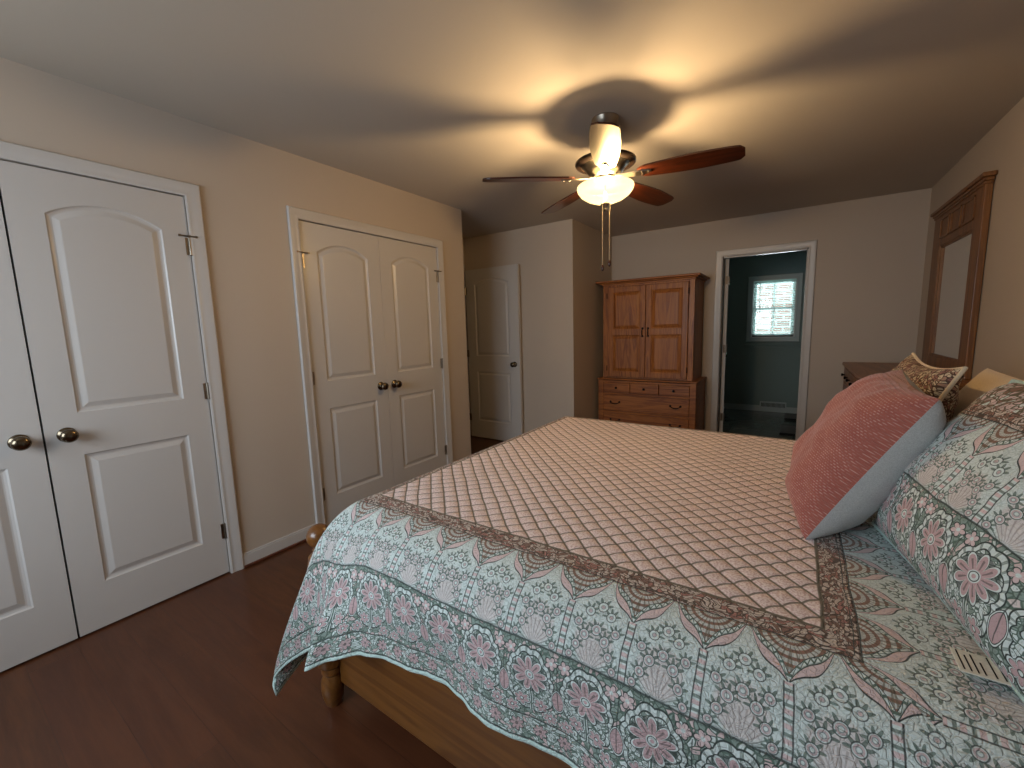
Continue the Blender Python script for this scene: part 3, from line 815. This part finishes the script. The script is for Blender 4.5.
def bracket_mesh():
    b = B(); rows = [(0.060, 0.020, -0.000), (0.10, 0.018, -0.004), (0.15, 0.023, -0.0065), (0.19, 0.026, -0.0065), (0.222, 0.020, -0.0065), (0.245, 0.009, -0.0065)]
    V = []
    for (r_, hw, zz) in rows: V.append([b.verts.new(q) for q in ((r_, -hw, zz+0.002), (r_, hw, zz+0.002), (r_, hw*0.8, zz-0.004), (r_, -hw*0.8, zz-0.004))])
    for A_, B_ in zip(V, V[1:]):
        for k in range(4): b.faces.new((A_[k], A_[(k+1) % 4], B_[(k+1) % 4], B_[k]))
    b.faces.new(V[0]); b.faces.new(V[-1])
    for (sx, sy) in ((0.20, 0.012), (0.20, -0.012), (0.232, 0)):
        lathe(b, [(0.0055, 0.0), (0.0055, -0.003), (0, -0.004)], (sx, sy, -0.0105), 'Z', 10)
    bmesh.ops.recalc_face_normals(b, faces=b.faces)
    me = bpy.data.meshes.new('blade_bracket'); b.to_mesh(me); b.free(); me.materials.append(NICKEL); return me
bl_me, br_me = blade_mesh(), bracket_mesh()
for i in range(5):
    a = math.radians(3.5 + 72*i)
    o = add_child('fan_blade', bl_me, fan, (0, 0, -0.300))
    o.rotation_euler = Matrix.Rotation(a, 3, 'Z').to_euler()
    o.rotation_euler = (Matrix.Rotation(a, 3, 'Z') @ Matrix.Rotation(math.radians(1.2), 3, 'Y') @ Matrix.Rotation(math.radians(-11), 3, 'X')).to_euler()
    add_child('blade_bracket', br_me, o, (0, 0, 0))
for (dx, dy, L, zl) in ((-0.008, -0.018, 0.30, 0.030), (0.020, 0.012, 0.275, 0.030)):
    b = B(); tube(b, [(dx, dy, -0.436), (dx, dy, -0.46-L)], 0.0026, 6)
    for k in range(int(L/0.012)): lathe(b, [(0, -0.003), (0.0034, 0), (0, 0.003)], (dx, dy, -0.46-k*0.012), 'Z', 6)
    c = build('pull_chain', b, CHAIN, fan, local=True)
    b = B(); lathe(b, [(0, 0), (0.005, -0.002), (0.0085, -0.012), (0.009, -0.024), (0.005, -0.034), (0, -0.036)], (dx, dy, -0.46-L), 'Z', 14)
    build('chain_fob', b, BLADE, c, True, local=True)

# ------------------------------------------------------------------ armoire
YF = 4.665; arm = empty('armoire', (1.22, 4.90, 0)); tag(arm, 'tall honey oak armoire with two panelled doors over drawers', 'armoire')
b = B()
box(b, 0.745, 0.765, YF, 5.15, 0.74, 1.80); box(b, 1.712, 1.732, YF, 5.15, 0.74, 1.80); box(b, 0.745, 1.732, 5.13, 5.15, 0.74, 1.80)
box(b, 0.765, 1.712, YF+0.02, 5.13, 0.742, 0.76); box(b, 0.765, 1.712, YF+0.02, 5.13, 1.78, 1.80)
box(b, 0.745, 0.800, YF-0.002, YF+0.02, 0.745, 1.80, 0.002); box(b, 1.677, 1.732, YF-0.002, YF+0.02, 0.745, 1.80, 0.002); box(b, 0.80, 1.677, YF-0.002, YF+0.02, 1.775, 1.80, 0.002)
build('upper_cabinet', b, OAK, arm)
b = B()
box(b, 0.735, 1.742, YF-0.012, 5.155, 1.795, 1.812, 0.004); box(b, 0.715, 1.762, YF-0.032, 5.158, 1.812, 1.826, 0.006); box(b, 0.672, 1.787, YF-0.057, 5.160, 1.826, 1.848, 0.006)
build('crown_moulding', b, OAKH, arm)
def raised_door(x0, x1, z0, z1, y, splits, mat, parent, name='cabinet_door', st=0.058):
    """frame and raised panel door facing -y; splits: list of (z0,z1) panel openings"""
    b = B(); th = 0.020
    box(b, x0, x0+st, y, y+th, z0, z1, 0.003); box(b, x1-st, x1, y, y+th, z0, z1, 0.003)
    zs = [z0] + [q for s_ in splits for q in s_] + [z1]
    for i in range(0, len(zs), 2): box(b, x0+st, x1-st, y+0.0005, y+th, zs[i], zs[i+1], 0.002)
    for (a0, a1) in splits:
        seq = ((0.0, 0.010), (0.010, 0.014), (0.040, 0.004), (0.044, 0.004)); rings = []
        for (ins, dep) in seq:
            rings.append([b.verts.new((xx, y+dep, zz)) for (xx, zz) in ((x0+st+ins, a0+ins), (x1-st-ins, a0+ins), (x1-st-ins, a1-ins), (x0+st+ins, a1-ins))])
        for A_, B_ in zip(rings, rings[1:]):
            for k in range(4): b.faces.new((A_[k], A_[(k+1) % 4], B_[(k+1) % 4], B_[k]))
        b.faces.new(rings[-1])
        box(b, x0+st-0.002, x1-st+0.002, y+0.0155, y+0.019, a0-0.002, a1+0.002)
    return build(name, b, mat, parent)
def pull(x, z, y, wd, parent, mat=DARKM, vert=False):
    """bail pull: two rosettes and a sagging bail"""
    b = B()
    for s in (-1, 1):
        px, pz = (x + s*wd/2, z) if not vert else (x, z + s*wd/2)
        lathe(b, [(0.012, 0), (0.012, 0.003), (0.006, 0.006), (0.005, 0.016), (0, 0.018)], (px, y, pz), '-Y', 14)
    pts = []
    for i in range(13):
        t = i/12; q = math.sin(t*PI)
        if vert: pts.append((x, y-0.014-0.012*q, z + (t-0.5)*wd*1.05))
        else: pts.append((x + (t-0.5)*wd*1.0, y-0.014-0.008*q, z - 0.020*q**0.6))
    tube(b, pts, [0.0035+0.002*math.sin(i/12*PI) for i in range(13)], 8)
    return build('drawer_pull' if not vert else 'door_handle', b, mat, parent, True)
def knob(x, z, y, parent, r=0.014, mat=DARKM, axis='-Y'):
    b = B(); c = (x, y, z)
    lathe(b, [(r*0.55, 0), (r*0.45, 0.004), (r*0.4, 0.010), (r*0.8, 0.014), (r, 0.020), (r*0.8, 0.026), (0, 0.028)], c, axis, 18)
    return build('drawer_knob', b, mat, parent, True)
d1 = raised_door(0.803, 1.235, 0.765, 1.772, YF-0.022, [(0.823, 1.235), (1.305, 1.715)], OAK, arm)
d2 = raised_door(1.241, 1.674, 0.765, 1.772, YF-0.022, [(0.823, 1.235), (1.305, 1.715)], OAK, arm)
pull(1.207, 1.265, YF-0.022, 0.085, d1, vert=True); pull(1.269, 1.265, YF-0.022, 0.085, d2, vert=True)
for dd, xx in ((d1, 0.800), (d2, 1.677)):
    for zz in (0.86, 1.68):
        b = B(); tube(b, [(xx, YF-0.026, zz-0.03), (xx, YF-0.026, zz+0.03)], 0.005, 8); build('door_hinge', b, DARKM, dd, True)
b = B(); YL = YF-0.035
box(b, 0.700, 0.722, YL, 5.155, 0.0, 0.725); box(b, 1.755, 1.777, YL, 5.155, 0.0, 0.725); box(b, 0.70, 1.777, 5.135, 5.155, 0, 0.725)
box(b, 0.700, 0.762, YL-0.002, YL+0.02, 0, 0.725, 0.002); box(b, 1.715, 1.777, YL-0.002, YL+0.02, 0, 0.725, 0.002)
for zz in (0.695, 0.555, 0.340, 0.075): box(b, 0.762, 1.715, YL-0.001, YL+0.02, zz, zz+0.022 if zz > 0.1 else zz+0.02)
box(b, 0.722, 1.755, YL+0.03, 5.13, 0.06, 0.69)
build('lower_chest', b, OAKH, arm)
b = B(); box(b, 0.688, 1.789, YL-0.014, 5.158, 0.725, 0.743, 0.006); build('waist_moulding', b, OAKH, arm)
def drawer(x0, x1, z0, z1, y, parent, mat=OAKH, gap=0.003):
    b = B(); box(b, x0+gap, x1-gap, y-0.006, y+0.014, z0+gap, z1-gap, 0.004); return build('drawer', b, mat, parent)
for k in range(3):
    x0 = 0.762 + k*(0.953/3); x1 = x0+0.953/3
    dr = drawer(x0, x1, 0.577, 0.695, YL, arm); knob((x0+x1)/2, 0.636, YL-0.006, dr)
for (z0, z1, zp) in ((0.362, 0.555, 0.470), (0.100, 0.340, 0.262)):
    dr = drawer(0.762, 1.715, z0, z1, YL, arm)
    for xx in (0.905, 1.575): pull(xx, zp, YL-0.006, 0.105, dr)
b = B(); box(b, 0.70, 1.777, YL+0.01, YL+0.03, 0.0, 0.075)
build('toe_board', b, OAKH, arm)

# ------------------------------------------------------------------ dresser and mirror
dy0, dy1, dz, dx0, dx1 = 3.44, 4.86, 0.957, 2.99, 3.510
dre = empty('dresser', (3.25, 3.97, 0)); tag(dre, 'wooden dresser with dark knobs beneath the tall mirror', 'dresser')
b = B(); box(b, dx0-0.015, dx1, dy0-0.015, dy1+0.015, dz-0.026, dz, 0.006); build('dresser_top', b, OAKY, dre)
b = B(); box(b, dx0+0.012, dx1-0.002, dy0, dy1, 0.05, dz-0.026, 0.003)
for yy in (dy0, dy1-0.05): box(b, dx0, dx0+0.03, yy, yy+0.05, 0, dz-0.026, 0.003)
box(b, dx0+0.03, dx1, dy0, dy0+0.02, 0, 0.06); box(b, dx0+0.03, dx1, dy1-0.02, dy1, 0, 0.06)
build('dresser_body', b, OAKY, dre)
rows = [(0.795, 0.915, 3), (0.56, 0.785, 2), (0.325, 0.55, 2), (0.09, 0.315, 2)]
for (z0, z1, nn_) in rows:
    wd = (dy1-dy0-0.10)/nn_
    for k in range(nn_):
        ya, yb = dy0+0.05+k*wd, dy0+0.05+(k+1)*wd
        b = B(); box(b, dx0-0.004, dx0+0.014, ya+0.004, yb-0.004, z0, z1, 0.004); dr = build('drawer', b, OAKY, dre)
        for q in (0.22, 0.78):
            kb_ = B(); lathe(kb_, [(0.008, 0), (0.006, 0.006), (0.010, 0.012), (0.014, 0.020), (0.010, 0.026), (0, 0.028)], (dx0-0.004, ya+(yb-ya)*q, (z0+z1)/2), '-X', 16)
            build('drawer_knob', kb_, DARKM, dr, True)
mir = empty('mirror', (3.49, 4.16, dz)); tag(mir, 'tall oak framed mirror standing on the dresser against the wall', 'mirror')
mx0, mx1 = 3.475, 3.508; my0, my1 = 3.655, 4.735; gy0, gy1 = 3.835, 4.515
b = B()
box(b, mx0, mx1, my0, gy0-0.03, dz, 2.10, 0.004); box(b, mx0, mx1, gy1+0.03, my1, dz, 2.10, 0.004)
box(b, mx0+0.002, mx1, gy0-0.03, gy1+0.03, dz, 1.035, 0.003); box(b, mx0+0.002, mx1, gy0-0.03, gy1+0.03, 1.885, 2.10, 0.003)
build('mirror_frame', b, OAKM, mir)
b = B()    # stepped inner moulding
for (ins, xo) in ((0.0, 0.003), (0.015, 0.010)):
    a0, a1, c0, c1 = gy0-0.032+ins, gy1+0.032-ins, 1.033+ins, 1.887-ins; t = 0.016
    box(b, mx0+xo, mx1-0.004, a0, a0+t, c0, c1, 0.003); box(b, mx0+xo, mx1-0.004, a1-t, a1, c0, c1, 0.003)
    box(b, mx0+xo, mx1-0.004, a0, a1, c0, c0+t, 0.003); box(b, mx0+xo, mx1-0.004, a0, a1, c1-t, c1, 0.003)
build('inner_moulding', b, OAKM, mir)
b = B(); box(b, mx0+0.018, mx0+0.022, gy0-0.005, gy1+0.005, 1.055, 1.865); build('mirror_glass', b, SILVER, mir)
# frieze panels with a keystone pattern
b = B()
pw_ = (gy1-gy0+0.10)/3
for k in range(3):
    a0 = gy0-0.05+k*pw_+0.02; a1 = a0+pw_-0.04
    zt, zb = 2.070, 1.925; t = 0.012
    box(b, mx0-0.006, mx0+0.004, a0, a0+t, zb, zt, 0.002); box(b, mx0-0.006, mx0+0.004, a1-t, a1, zb, zt, 0.002)
    box(b, mx0-0.006, mx0+0.004, a0, a1, zt-t, zt, 0.002); box(b, mx0-0.006, mx0+0.004, a0, a1, zb, zb+t, 0.002)
build('frieze_panel', b, OAKM, mir)
b = B(); box(b, mx0-0.006, mx1, my0-0.008, my1+0.008, 2.095, 2.112, 0.003); box(b, mx0-0.014, mx1, my0-0.020, my1+0.020, 2.112, 2.130, 0.005); box(b, mx0-0.024, mx1+0.002, my0-0.040, my1+0.040, 2.130, 2.155, 0.005)
build('crown_moulding', b, OAKM, mir)

# ------------------------------------------------------------------ bed
bed = empty('bed', (2.35, 1.6, 0)); tag(bed, 'honey-stained wooden bed frame with ball-topped foot posts under the quilt', 'bed')
PX, PYN, PYF = 1.275, 0.752, 2.50
def post(px, py, ztop=0.655, mat=PINE):
    b = B()
    lathe(b, [(0.0, 0.0), (0.026, 0.0), (0.030, 0.010), (0.036, 0.035), (0.040, 0.065), (0.038, 0.095), (0.026, 0.120), (0.034, 0.130), (0.034, 0.140), (0.030, 0.150),
              (0.044, 0.165), (0.045, 0.440), (0.044, 0.475), (0.028, 0.490), (0.040, 0.515), (0.046, 0.545), (0.040, 0.575), (0.022, 0.590), (0.026, 0.597), (0.022, 0.604), (0.016, 0.609)], (px, py, 0), n=32)
    o = build('foot_post', b, mat, bed, True)
    b = B(); R_ = 0.041; pr = [(R_*math.sin(PI*i/14), -R_*math.cos(PI*i/14)) for i in range(15)]
    lathe(b, pr, (px, py, 0.645), n=28); build('ball_finial', b, mat, o, True)
post(PX, PYN); post(PX, PYF)
b = B(); box(b, PX-0.014, PX+0.014, PYN+0.03, PYF-0.03, 0.18, 0.46, 0.008); build('footboard', b, OAKY, bed)
for yy in (PYN+0.012, PYF-0.012-0.026):
    b = B(); box(b, PX+0.03, 3.40, yy, yy+0.026, 0.085, 0.335, 0.006); build('side_rail', b, PINE, bed)
b = B(); box(b, 3.42, 3.455, PYN+0.04, PYF-0.04, 0.20, 0.84, 0.01)
build('headboard', b, OAKY, bed)
for yy in (PYN+0.02, PYF-0.02):
    b = B(); box(b, 3.41, 3.465, yy-0.028, yy+0.028, 0, 0.86, 0.008); build('head_post', b, PINE, bed)
b = B(); box(b, 1.385, 3.40, 0.85, 2.40, 0.30, 0.515, 0.03, 4); tag(build('box_spring', b, CREAM), 'cream box spring hidden inside the bed frame', 'box spring')
b = B(); box(b, 1.38, 3.40, 0.865, 2.40, 0.515, 0.738, 0.06, 5); tag(build('mattress', b, CREAM), 'cream mattress lying under the quilt', 'mattress')

# quilt: sheet (a along length from foot hem, b across from near hem)
CS = (21, 0.145)
X0q, Y0q, ZT = 1.400, 0.920, 0.760     # inner corner where the lattice ends (near foot corner)
LA, LB = 0.52, 0.52
FARY = QB - 2*LB                        # flat width
def side_prof(r, flare=1.0):
    """distance down the sheet -> (outwards, down) for the near side"""
    # quarter-round over the mattress edge then a nearly straight, slightly flared fall
    pts = side_prof.pts
    for (r0_, o0, d0), (r1_, o1, d1) in zip(pts, pts[1:]):
        if r <= r1_:
            t = (r-r0_)/(r1_-r0_); t = max(0, t)
            return o0+(o1-o0)*t, d0+(d1-d0)*t
    return o1, d1
side_prof.pts = []
o_, d_ = 0.0, 0.0
side_prof.pts.append((0, 0, 0)); NSTEP = 80
for i in range(NSTEP):
    r_ = (i+0.5)*0.8/NSTEP
    # slope angle of the cloth at distance r (0 flat, 90 straight down)
    if r_ < 0.05: ang = 4
    elif r_ < 0.30: ang = 4 + (80-4)*((r_-0.05)/0.25)**1.0
    else: ang = 80
    an = math.radians(ang); st_ = 0.8/NSTEP
    o_ += math.cos(an)*st_; d_ += math.sin(an)*st_
    side_prof.pts.append(((i+1)*0.8/NSTEP, o_, d_))
def smooth01(t): t = max(0, min(1, t)); return t*t*(3-2*t)
def foot_prof(r):
    R_ = 0.045
    if r < 0.01: return r, 0.0
    q = r-0.01
    if q < R_*PI/2: return 0.01 + R_*math.sin(q/R_), R_*(1-math.cos(q/R_))
    return 0.01 + R_, R_ + q - R_*PI/2
HEM = [(1.34, .655), (1.40, .650), (1.435, .620), (1.458, .566), (1.505, .618), (1.60, .668), (1.68, .690), (1.75, .697), (1.83, .715), (1.88, .722), (1.94, .712),
       (2.00, .694), (2.05, .686), (2.10, .690), (2.17, .702), (2.24, .708), (2.40, .672), (2.55, .700), (2.72, .665), (2.90, .690), (3.10, .665), (3.50, .690)]
def hem_out(x):
    """how far the near hem swings out at x (soft folds)"""
    if x <= HEM[0][0]: return Y0q - HEM[0][1]
    for (x0, y0), (x1, y1) in zip(HEM, HEM[1:]):
        if x <= x1:
            t = smooth01((x-x0)/(x1-x0)); return Y0q - (y0+(y1-y0)*t)
    return Y0q - HEM[-1][1]
def droop(x, db): return 0.045*math.exp(-((x-1.40)/0.13)**2)*smooth01(db/0.25) - 0.015*smooth01((db-0.3)/0.2)*(1-math.exp(-((x-1.40)/0.2)**2))
def quilt_pos(a, bb):
    da = LA - a; db = LB - bb; df = bb - (QB - LB)
    xx = X0q + (a - LA)
    if db > 0:      # near side
        oH = side_prof(LB)[0]
        if da <= 0:
            o, dn = side_prof(db)
            k = smooth01((db-0.24)/0.28)
            return Vector((xx, Y0q - o - k*(hem_out(xx) - oH), ZT - dn - droop(xx, db) + 0.004*math.sin(xx*9)*smooth01(db/0.3)))
        rho = math.hypot(da, db); th = math.atan2(da, db)      # 0 on the near side, pi/2 at the foot
        t = th/(PI/2)
        o1, d1 = side_prof(rho); o2, d2 = foot_prof(rho)
        kk = smooth01((t-0.30)/0.60)
        o = o1*(1-kk) + o2*kk; dn = d1*(1-kk*0.6) + d2*kk*0.6
        hang = smooth01((rho-0.03)/0.30)
        phi_n = PI/2*t
        phi_s = math.radians(CS[0])*smooth01(t/0.5) if t < 0.5 else math.radians(CS[0]) + math.radians(90-CS[0])*smooth01((t-0.5)/0.5)
        phi = phi_n*(1-hang) + phi_s*hang
        o += smooth01((rho-0.12)/0.40)*(hem_out(X0q) - oH)*(1-smooth01(t/0.35))
        o += CS[1]*smooth01(rho/0.70)*math.exp(-((t-0.5)/0.18)**2)
        dn += droop(X0q, db)*(1-t)
        dn *= 1 - 0.07*math.exp(-((t-0.55)/0.25)**2)
        return Vector((X0q - o*math.sin(phi), Y0q - o*math.cos(phi), ZT - dn))
    yy = Y0q + (bb - LB)
    if df > 0:
        o, dn = foot_prof(df)
        if da > 0:
            rho = math.hypot(da, df); th = math.atan2(da, df)
            o, dn = foot_prof(rho)
            return Vector((X0q - o*math.sin(th), Y0q + FARY + o*math.cos(th), ZT - dn))
        return Vector((xx, Y0q + FARY + o*(1+0.2*math.sin(xx*9)), ZT - dn))
    if da > 0:
        o, dn = foot_prof(da)
        return Vector((X0q - o, yy, ZT - dn))
    z = ZT + 0.006*mnoise.noise(Vector((xx*3, yy*3, 0))) 
    e_ = min(-da, -db, -df)
    return Vector((xx, yy, z*smooth01(e_/0.08) + ZT*(1-smooth01(e_/0.08))))
bm = B(); uvl = bm.loops.layers.uv.new('UVMap')
NA, NB = 190, 210
grid = [[None]*(NB+1) for _ in range(NA+1)]; ab_ = {}
for i in range(NA+1):
    for j in range(NB+1):
        a = QA*0.985*(i/NA)
        # denser towards the near hem
        t = j/NB; bb = QB*(t**1.15)
        if a > LA + 2.03: a = LA + 2.03
        v = bm.verts.new(quilt_pos(a, bb)); grid[i][j] = v; ab_[v] = (a, bb)
for i in range(NA):
    for j in range(NB):
        f = bm.faces.new((grid[i][j], grid[i+1][j], grid[i+1][j+1], grid[i][j+1]))
        for l in f.loops: l[uvl].uv = ab_[l.vert]
me = bpy.data.meshes.new('quilt'); bm.to_mesh(me); bm.free(); me.materials.append(QUILT)
for p in me.polygons: p.use_smooth = True
q = bpy.data.objects.new('quilt', me); col.objects.link(q)
tag(q, 'pink, sage and white printed quilt with diamond lattice draped over the bed', 'quilt')
md = q.modifiers.new('thickness', 'SOLIDIFY'); md.thickness = 0.010; md.offset = -1.0

TAGM = mat_fabric('white_satin_label', (0.88, 0.87, 0.82), 0.6, 0.05, 200)
# ------------------------------------------------------------------ pillows
def pillow(name, label, cat, c, xa, ya, wd, ht, th, mat_f, mat_b, pinch=0.07, n=44, wr=0.006, seed=0, pipe=None, pipe_r=0.005, back_name='back_panel', thb=None, flange=0.0, sag=None, power=2.4, group=None, uvo=(0, 0)):
    """c centre; xa unit vector along width, ya unit vector up the height; front faces xa x ya"""
    xa = Vector(xa).normalized(); ya = Vector(ya); ya = (ya - xa*ya.dot(xa)).normalized(); za = xa.cross(ya)
    root = empty(name, c); tag(root, label, cat, group)
    thb = th if thb is None else thb
    def P(u, v, side):
        w_ = wd/2*u*(1 - pinch*(1-v*v)*abs(u)); h_ = ht/2*v*(1 - pinch*(1-u*u)*abs(v))
        uu = min(1, abs(u)/(1-flange)); vv = min(1, abs(v)/(1-flange))
        prof = (max(0, 1-uu**power)*max(0, 1-vv**power))**0.5
        t_ = (th if side > 0 else thb)*prof
        nz = wr*prof**0.5*mnoise.noise(Vector((w_*9+seed, h_*9, side*3.3))) + 0.35*wr*mnoise.noise(Vector((w_*26+seed, h_*26, side)))*min(1, prof*3)
        off = 0.0
        if sag: off = sag(u, v); 
        p = xa*w_ + ya*h_ + za*(side*(t_ + nz))
        if sag: p += off
        return p, (w_+uvo[0], h_+ht/2+uvo[1])
    objs = []
    for side, mt, nm in ((1, mat_f, 'front_panel'), (-1, mat_b, back_name)):
        bm = B(); ul = bm.loops.layers.uv.new('UVMap'); g = []; uvd = {}
        for i in range(n+1):
            row = []
            for j in range(n+1):
                u = -math.cos(PI*i/n)*0.5 + (-1+2*i/n)*0.5; v = -math.cos(PI*j/n)*0.5 + (-1+2*j/n)*0.5
                p, uvp = P(u, v, side); vt = bm.verts.new(p); uvd[vt] = uvp; row.append(vt)
            g.append(row)
        for i in range(n):
            for j in range(n):
                vs = (g[i][j], g[i+1][j], g[i+1][j+1], g[i][j+1])
                if side < 0: vs = vs[::-1]
                f = bm.faces.new(vs)
                for l in f.loops: l[ul].uv = uvd[l.vert]
        me = bpy.data.meshes.new(nm); bm.to_mesh(me); bm.free(); me.materials.append(mt)
        for p_ in me.polygons: p_.use_smooth = True
        o = bpy.data.objects.new(nm, me); col.objects.link(o); o.parent = root; objs.append(o)
    if pipe:
        b = B(); pts = []
        m_ = 30
        for k in range(m_): pts.append(P(-1+2*k/m_, -1, 0)[0])
        for k in range(m_): pts.append(P(1, -1+2*k/m_, 0)[0])
        for k in range(m_): pts.append(P(1-2*k/m_, 1, 0)[0])
        for k in range(m_): pts.append(P(-1, 1-2*k/m_, 0)[0])
        tube(b, pts, pipe_r, 8, closed=True)
        build('piping', b, pipe, root, True, local=True)
    return root, objs, (xa, ya, za)
PILLOWS = True
# coral cushion: width runs away from the camera (+y), so front = xa x ya faces the foot of the bed (-x)
# xa = -y so that xa x ya = (-y) x z = -x
def coral_sag(u, v):
    return Vector((0, 0, 0))
pillow('throw_pillow', 'coral red knitted throw pillow with grey back, leaning on the shams', 'pillow',
       (2.775, 1.522, 0.970), (-0.005, -0.43, -0.02), (0.20, 0.08, 0.36), 0.46, 0.46, 0.115, CORAL, GREY, pinch=0.07, seed=3, wr=0.016, thb=0.110, power=3.2)
pillow('pillow_sham', 'large quilted floral sham with pale piping nearest the camera', 'pillow',
       (2.998, 1.170, 0.973), (0.11, -0.65, 0.0), (0.24, 0, 0.40), 0.68, 0.475, 0.125, SHAM, SHAMB, pinch=0.04, seed=9, wr=0.012, pipe=MINT, pipe_r=0.007, group='printed pillow shams')
pillow('pillow_sham', 'scroll-printed sham with cream piping behind the coral pillow', 'pillow',
       (2.945, 2.055, 0.985), (0.0, -1, 0.0), (0.15, 0.0, 0.40), 0.66, 0.44, 0.085, SHAMB, SHAMB, pinch=0.14, seed=21, wr=0.014, pipe=CREAM, pipe_r=0.006, group='printed pillow shams')
pillow('bed_pillow', 'plain cream pillow behind the two printed shams', 'pillow',
       (3.13, 1.90, 0.968), (0.0, -1, 0.0), (0.16, 0.0, 0.40), 0.70, 0.39, 0.075, CREAM, CREAM, pinch=0.05, seed=33)
b = B(); box(b, 2.86, 2.95, 0.90, 0.96, 0.772, 0.774, 0.001)
tg = build('care_tag', b, TAGM, bpy.data.objects['pillow_sham']); tg['label'] = 'small white care tag'
b = B()
for k_, (x_, l_) in enumerate(((2.866, 0.050), (2.874, 0.040), (2.882, 0.046), (2.890, 0.030), (2.902, 0.050), (2.912, 0.044))):
    box(b, x_, x_+0.002, 0.906, 0.906+l_, 0.7742, 0.7746)
lp = build('tag_print', b, DARKM, tg)
